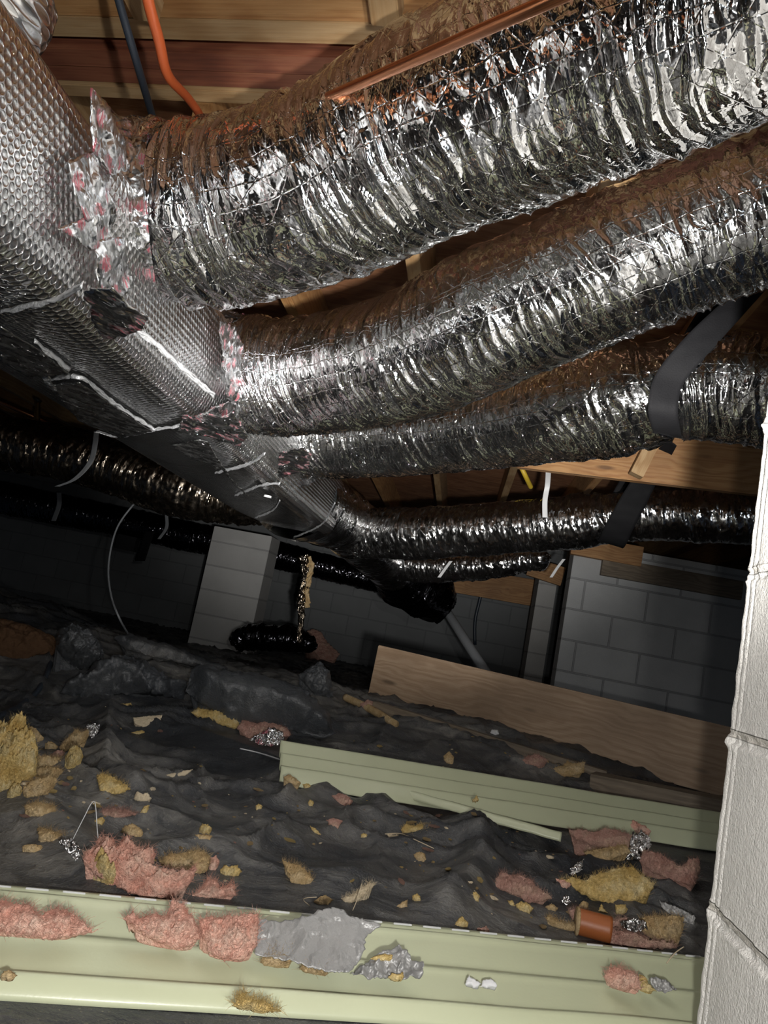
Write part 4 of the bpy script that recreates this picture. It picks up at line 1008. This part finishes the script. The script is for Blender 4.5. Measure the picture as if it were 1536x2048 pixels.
 ('insulation_tuft', [(1031,1809),(1042,1803),(1056,1808),(1069,1815),(1058,1826),(1040,1820)], 'yellow', 'knobbly yellow tuft under the peach torn piece', .012, 42, 0),
 ('insulation_flake', [(1091,1813),(1103,1808),(1117,1815),(1113,1823),(1098,1820)], 'tan', 'peach coloured flake left of the pink heap on the right', .009, 42, 0),
 ('insulation_roll', [(1091,1836),(1100,1830),(1112,1838),(1128,1846),(1160,1853),(1157,1863),(1130,1858),(1104,1849)], 'tan', 'lumpy narrow roll of tan fluff leading to the rusty can', .013, 45, 0),
 ('insulation_slab', [(1120,1757),(1142,1758),(1168,1763),(1185,1752),(1208,1745),(1238,1735),(1266,1735),(1284,1752),(1312,1768),(1300,1785),(1276,1800),(1250,1808),(1226,1808),(1190,1797),(1166,1787),(1148,1776)], 'yellow', 'large flat yellow insulation slab on the right', .022, 38, 0),
 ('insulation_flake', [(1230,1810),(1252,1808),(1254,1818),(1247,1829),(1233,1825)], 'yellow', 'yellow tag hanging under the large flat slab', .008, 50, 0),
 ('insulation_flake', [(1194,1827),(1203,1807),(1209,1818),(1217,1827)], 'yellow', 'upright yellow triangle below the large flat slab', .007, 55, 0),
 ('insulation_flake', [(1156,1815),(1166,1800),(1178,1806),(1174,1822),(1162,1824)], 'tan', 'brown triangle left of the upright yellow triangle', .007, 50, 0),
 ('insulation_tuft', [(1111,1757),(1128,1760),(1142,1769),(1134,1777),(1121,1774)], 'pink', 'pink corner at the left tip of the large flat slab', .01, 42, 0),
 ('insulation_heap', [(1138,1824),(1150,1816),(1166,1818),(1180,1836),(1206,1842),(1250,1836),(1262,1842),(1232,1856),(1196,1862),(1158,1852),(1144,1840)], 'mauve', 'dusty pink strip above the rusty can on the right', .025, 45, 0),
 ('insulation_heap', [(1190,1880),(1196,1852),(1214,1858),(1240,1862),(1270,1861),(1300,1880),(1345,1886),(1352,1896),(1300,1896),(1232,1894)], 'mauve', 'dusty pink heap touching the siding hem on the right', .035, 48, 0),
 ('insulation_heap', [(1278,1838),(1300,1833),(1330,1832),(1368,1834),(1366,1860),(1352,1890),(1312,1882),(1286,1868)], 'tan', 'brown torn batt beside the base of the white pier', .03, 48, 0),
 ('insulation_piece', [(1138,1662),(1160,1657),(1190,1664),(1220,1657),(1250,1665),(1276,1672),(1266,1700),(1240,1714),(1205,1716),(1214,1696),(1182,1690),(1150,1677)], 'mauve', 'rosy torn piece at the right end of the thin siding strip', .025, 42, 0),
 ('insulation_flake', [(1168,1704),(1200,1698),(1250,1690),(1262,1703),(1212,1722),(1178,1714)], 'tan', 'tan flake beneath the rosy torn piece', .012, 40, 0),
 ('insulation_mass', [(1288,1700),(1320,1708),(1342,1722),(1362,1735),(1380,1718),(1397,1716),(1400,1742),(1388,1772),(1342,1760),(1304,1742),(1280,1722)], 'mauve', 'long dim rosy mass reaching the white pier', .03, 45, 0),
 ('insulation_tuft', [(1257,1652),(1266,1639),(1280,1648),(1292,1653),(1303,1662),(1296,1671),(1274,1666)], 'pink', 'pink tuft on the right end of the ribbed siding', .012, 50, .02),
 ('insulation_tuft', [(1159,1597),(1164,1584),(1178,1581),(1192,1584),(1197,1600),(1191,1613),(1172,1604)], 'mauve', 'curled dusty pink tuft at the back edge of ribbed siding', .015, 55, 0),
 ('insulation_piece', [(1060,1528),(1084,1526),(1106,1530),(1126,1532),(1134,1522),(1148,1528),(1170,1522),(1168,1545),(1140,1553),(1092,1549)], 'tan', 'folded tan piece in front of the wide plank', .02, 48, 0),
 ('insulation_piece', [(1040,1522),(1056,1512),(1074,1508),(1096,1520),(1082,1532),(1052,1531)], 'mauve', 'dim pink piece behind the folded tan piece', .02, 48, 0),
 ('insulation_flake', [(964,1562),(974,1550),(986,1556),(1002,1561),(1000,1574),(976,1570)], 'mauve', 'rust-brown flake just behind the ribbed siding', .01, 48, 0),
 ('insulation_flake', [(887,1512),(898,1502),(908,1514),(906,1530),(893,1526)], 'tan', 'orange-brown leaf-like flake behind ribbed siding left part', .008, 55, 0),
 ('insulation_flake', [(879,1562),(890,1552),(899,1562),(896,1570)], 'pink', 'light pink chip resting on the ribbed siding', .006, 50, .02),
 ('insulation_flake', [(944,1600),(953,1591),(958,1599),(950,1604)], 'yellow', 'yellow chip resting on the ribbed siding', .005, 50, .02),
 ('insulation_piece', [(614,1262),(628,1258),(642,1264),(655,1285),(680,1308),(668,1322),(640,1318),(620,1292)], 'mauve', 'dim pink scrap far back beyond the shred', .03, 60, 0),
 ('insulation_flake', [(720,1408),(735,1400),(750,1405),(748,1418),(730,1420)], 'mauve', 'brown pink tuft at the left foot of the wide plank', .02, 50, 0),
 # on the front siding panel
 ('insulation_mass', [(-40,1800),(0,1800),(30,1807),(60,1812),(76,1831),(100,1822),(128,1819),(150,1830),(170,1848),(184,1864),(142,1871),(100,1880),(60,1871),(0,1866),(-40,1866)], 'pink', 'long pink insulation mass on the front siding at left edge', .024, 50, .034),
 ('insulation_mass', [(250,1837),(264,1825),(280,1836),(304,1830),(330,1833),(344,1806),(356,1801),(374,1820),(390,1840),(402,1870),(386,1890),(356,1898),(322,1887),(290,1872),(266,1852)], 'pink', 'peaked pink insulation on the front siding, left of square piece', .024, 52, .034),
 ('insulation_mass', [(398,1840),(420,1832),(444,1836),(470,1832),(515,1826),(518,1860),(511,1895),(482,1921),(440,1919),(418,1902),(406,1872)], 'pink', 'squarish salmon pink insulation beside the grey facing paper', .024, 50, .034),
 ('insulation_flake', [(522,1928),(528,1908),(545,1898),(582,1900),(586,1920),(562,1933)], 'tan', 'orange-tan flake under the bottom edge of facing paper', .008, 45, .030),
 ('insulation_flake', [(600,1938),(612,1926),(625,1920),(656,1932),(656,1946),(625,1945)], 'tan', 'second orange-tan flake under facing paper, further right', .006, 45, .030),
 ('paint_chip', [(930,1968),(938,1949),(948,1958),(962,1968),(950,1974)], 'white', 'pointed white chip on the front siding', .002, 45, .030),
 ('paint_chip', [(960,1973),(966,1960),(982,1957),(995,1971),(978,1975)], 'white', 'rounded grey-white chip on the front siding', .002, 45, .030),
 ('insulation_tuft', [(1208,1955),(1218,1936),(1232,1934),(1252,1939),(1276,1950),(1282,1976),(1250,1980),(1224,1974)], 'pink', 'pink tuft on the front siding near the white pier', .014, 50, .030),
 ('insulation_tuft', [(1277,1950),(1288,1951),(1298,1966),(1313,1981),(1296,1983),(1278,1977)], 'yellow', 'yellow tuft joined to the pink tuft by the pier', .01, 48, .030),
 ('insulation_flake', [(466,2012),(476,1994),(488,1987),(500,1999),(524,2001),(562,2023),(522,2021),(492,2015)], 'yellow', 'cream flake on the lowest lip of the front siding', .006, 45, .030),
 ('insulation_flake', [(0,1955),(8,1941),(20,1940),(34,1950),(20,1958)], 'tan', 'dull tan chip on the front siding at left edge', .006, 45, .030),
]
FL = {'insulation_mass': 1.6, 'insulation_clump': 1.5}
for k, (nm, pl_, mt_, lb, th_, ti, lf) in enumerate(S_):
    xs_ = [p[0] for p in pl_]; sz = max(xs_) - min(xs_)
    chunk(nm, pl_, mt_, lb, PB if 'chip' not in nm and 'straw' not in nm and 'bark' not in nm else 'litter', th_, ti, 100 + k, fluff=FL.get(nm, 1.0) * 1.25, lift=lf, jit=.8, flake=th_ * .35, fib=int(sz * 5) if sz > 55 and 'insulation' in nm else 0)
chunk('insulation_tuft', [(184,1722),(196,1714),(206,1716),(222,1740),(233,1757),(228,1772),(210,1767),(190,1747)], 'yellow', 'mustard yellow tuft stuck to the front of the large pink mass', PB, .075, 48, 301, fluff=1.2, jit=.8)
def scrap(nm, pl_, mt_, lb, lift, tilt, crum, seed, thick=.004, cat='foil scrap'):
    chunk(nm, pl_, mt_, lb, cat, thick, tilt, seed, crum=crum, thin=True, lift=lift, jit=.7)
scrap('facing_paper', [(514,1836),(540,1840),(570,1841),(620,1832),(640,1822),(668,1812),(700,1830),(730,1840),(762,1851),(742,1862),(730,1875),(728,1900),(716,1925),(700,1946),(660,1943),(600,1930),(560,1917),(510,1907),(512,1870)], 'paper', 'large grey facing paper torn from insulation on front siding', .036, 38, .0035, 11, cat='paper scrap')
scrap('facing_paper', [(735,1922),(750,1912),(768,1903),(800,1892),(812,1905),(824,1921),(846,1926),(847,1942),(842,1956),(810,1961),(770,1953),(740,1957),(700,1946)], 'paper', 'curled smaller grey paper right of the large facing paper', .030, 42, .008, 12, cat='paper scrap')
chunk('insulation_flake', [(740,1918),(760,1908),(786,1910),(784,1918),(758,1920)], 'yellow', 'orange fluff edge on the curled smaller paper', PB, .006, 45, 305, lift=.045)
chunk('insulation_flake', [(776,1955),(782,1945),(792,1948),(806,1944),(808,1953),(792,1960)], 'yellow', 'orange fluff at the bottom of the curled smaller paper', PB, .006, 45, 306, lift=.035)
scrap('foil_scrap', [(498,1480),(540,1455),(554,1458),(566,1466),(568,1480),(556,1491),(530,1493)], 'tape', 'shiny crumpled foil scrap at the left end of ribbed siding', .012, 50, .014, 13)
scrap('foil_scrap', [(117,1680),(140,1677),(156,1690),(163,1714),(150,1724),(138,1707)], 'flat_foil', 'crinkled clear-grey foil scrap left of large pink mass', .008, 50, .008, 14)
scrap('foil_scrap', [(1252,1718),(1258,1690),(1266,1670),(1284,1662),(1300,1676),(1302,1692),(1290,1713),(1266,1724)], 'foil_far', 'curled silver foil scrap at the right end of ribbed siding', .02, 55, .020, 15)
scrap('foil_scrap', [(1134,1747),(1146,1732),(1160,1722),(1168,1718),(1164,1740),(1146,1752)], 'foil_far', 'small silver shred behind the large flat yellow slab', .006, 55, .010, 16)
scrap('foil_scrap', [(1122,1802),(1130,1791),(1138,1795),(1142,1806),(1130,1810)], 'foil_far', 'tiny silver shred left of the brown triangle', .004, 55, .008, 17)
scrap('foil_scrap', [(1240,1842),(1262,1838),(1290,1842),(1296,1858),(1270,1864),(1248,1858)], 'flat_foil', 'dull foil scrap in the pink heap above the rusty can', .025, 45, .008, 18)
scrap('facing_paper', [(1318,1800),(1345,1812),(1390,1832),(1388,1850),(1350,1838),(1326,1818)], 'paper', 'pale grey paper sheet leaning at the pier foot', .01, 50, .005, 19, cat='paper scrap')
scrap('facing_paper', [(1298,1957),(1310,1953),(1324,1957),(1340,1965),(1354,1981),(1334,1984),(1312,1982)], 'paper', 'small silvery paper bit by the yellow tuft near pier', .028, 48, .006, 20, cat='paper scrap')
scrap('foil_scrap', [(172,1450),(186,1445),(200,1450),(198,1462),(184,1478),(176,1470)], 'flat_foil', 'grey film scrap by the spiky tan tuft', .006, 50, .008, 21)
chunk('paint_chip', [(980,1466),(984,1459),(996,1460),(998,1468),(990,1471)], 'white', 'small white chip at the foot of the wide plank', 'litter', .01, 60, 410, crum=.002)
# rusty can
c = G(1180, 1872); can = thing('rusty_can', c, 'rusty orange can half buried by the pink heap', 'can')
pipe('can_body', [c + Vector((-.022, 0, .018)), c + Vector((.03, -.006, .018))], .02, MT['rust'], can, nt=28, step=.004)
pipe('can_rim', [c + Vector((-.025, 0, .018)), c + Vector((-.022, 0, .018))], .0215, MT['tan'], can, nt=28, step=.001)
# wisps of wire and straw
def wisp(pp, r, mat, label, h=.0):
    q = [G(x, y, .004) + Vector((0, 0, dz)) for x, y, dz in pp]; pipe('loose_wire', q, r, MT[mat], label=label, cat='wire', nt=6, step=.004)
wisp([(145,1680,0), (160,1676,.035), (172,1668,.05), (184,1700,.03), (190,1715,.02)], .0007, 'white', 'fine pale wire looping up beside the large pink mass')
wisp([(770,1668,0), (800,1672,.005), (830,1684,.004), (868,1697,.0)], .0009, 'leaf', 'dry straw lying under the long yellow scrap')
wisp([(480,1497,0), (520,1508,.002), (575,1524,.0)], .0018, 'white', 'thin white line along the fold in front of the ribbed siding')
wisp([(700,1850,.02), (708,1838,.03), (712,1830,.045)], .0006, 'leaf', 'hair-thin straw at the top corner of facing paper')
wisp([(1330,1955,.02), (1345,1948,.03), (1362,1942,.035)], .0009, 'leaf', 'straw sticking out toward the pier above the silvery bit')
wisp([(620,1812,.0), (600,1826,.02), (625,1838,.03)], .0006, 'leaf', 'hair-thin straw crossing the facing paper left part')

# crumbs: individual specks of insulation
import bmesh
def crumb_mesh(seed, mat):
    bm = bmesh.new(); bmesh.ops.create_icosphere(bm, subdivisions=2, radius=1.0)
    r_ = random.Random(seed)
    for v in bm.verts:
        n_ = float(fbm(np.array([v.co.x * 1.6 + seed]), np.array([v.co.y * 1.6 + v.co.z]), seed)[0])
        v.co *= 1 + .8 * n_; v.co.z *= .55; v.co.x *= 1.3
    me = bpy.data.meshes.new('crumb'); bm.to_mesh(me); bm.free(); me.materials.append(MT[mat]); return me
CM = {m_: [crumb_mesh(s, m_) for s in (3, 7, 12)] for m_ in ('yellow', 'tan', 'mauve', 'leaf')}
LB = {'yellow': ('tiny yellow insulation crumb scattered on the black plastic', 'yellow crumbs on the plastic'), 'tan': ('tiny tan insulation crumb scattered on the black plastic', 'tan crumbs on the plastic'),
      'mauve': ('tiny dusty pink crumb scattered on the black plastic', 'pink crumbs on the plastic'), 'leaf': ('tiny pale straw speck scattered on the black plastic', 'straw specks on the plastic')}
r_ = random.Random(77)
spots = [(90, 1570, 60, 30, 34), (150, 1620, 90, 30, 22), (380, 1720, 90, 30, 30), (850, 1730, 60, 50, 22), (960, 1770, 50, 40, 24), (650, 1640, 250, 90, 46), (450, 1590, 260, 120, 40),
         (1150, 1700, 120, 50, 26), (1150, 1830, 120, 30, 16), (980, 1500, 200, 40, 22), (200, 1450, 140, 30, 14), (900, 1640, 120, 30, 16)]
for cx, cy, sx, sy, n_ in spots:
    for _ in range(int(n_ * .7)):
        x, y = r_.gauss(cx, sx * .6), r_.gauss(cy, sy * .6)
        if not (0 < x < 1340 and 1400 < y < 1770 + .09 * x): continue
        m_ = r_.choices(['yellow', 'tan', 'mauve', 'leaf'], [4, 4, 2, 3])[0]
        p = G(x, y); o = bpy.data.objects.new('insulation_crumb' if m_ != 'leaf' else 'straw_speck', r_.choice(CM[m_])); col.objects.link(o)
        s = r_.choice([.0012, .0016, .002, .0026, .005]) * (.6 + .35 * p.y); o.location = p + Vector((0, 0, s * .25)); o.rotation_euler = (r_.uniform(-.3, .3), r_.uniform(-.3, .3), r_.uniform(0, 6.28))
        o.scale = (s * r_.uniform(.8, 1.6), s, s); tag(o, LB[m_][0], 'crumb', LB[m_][1])
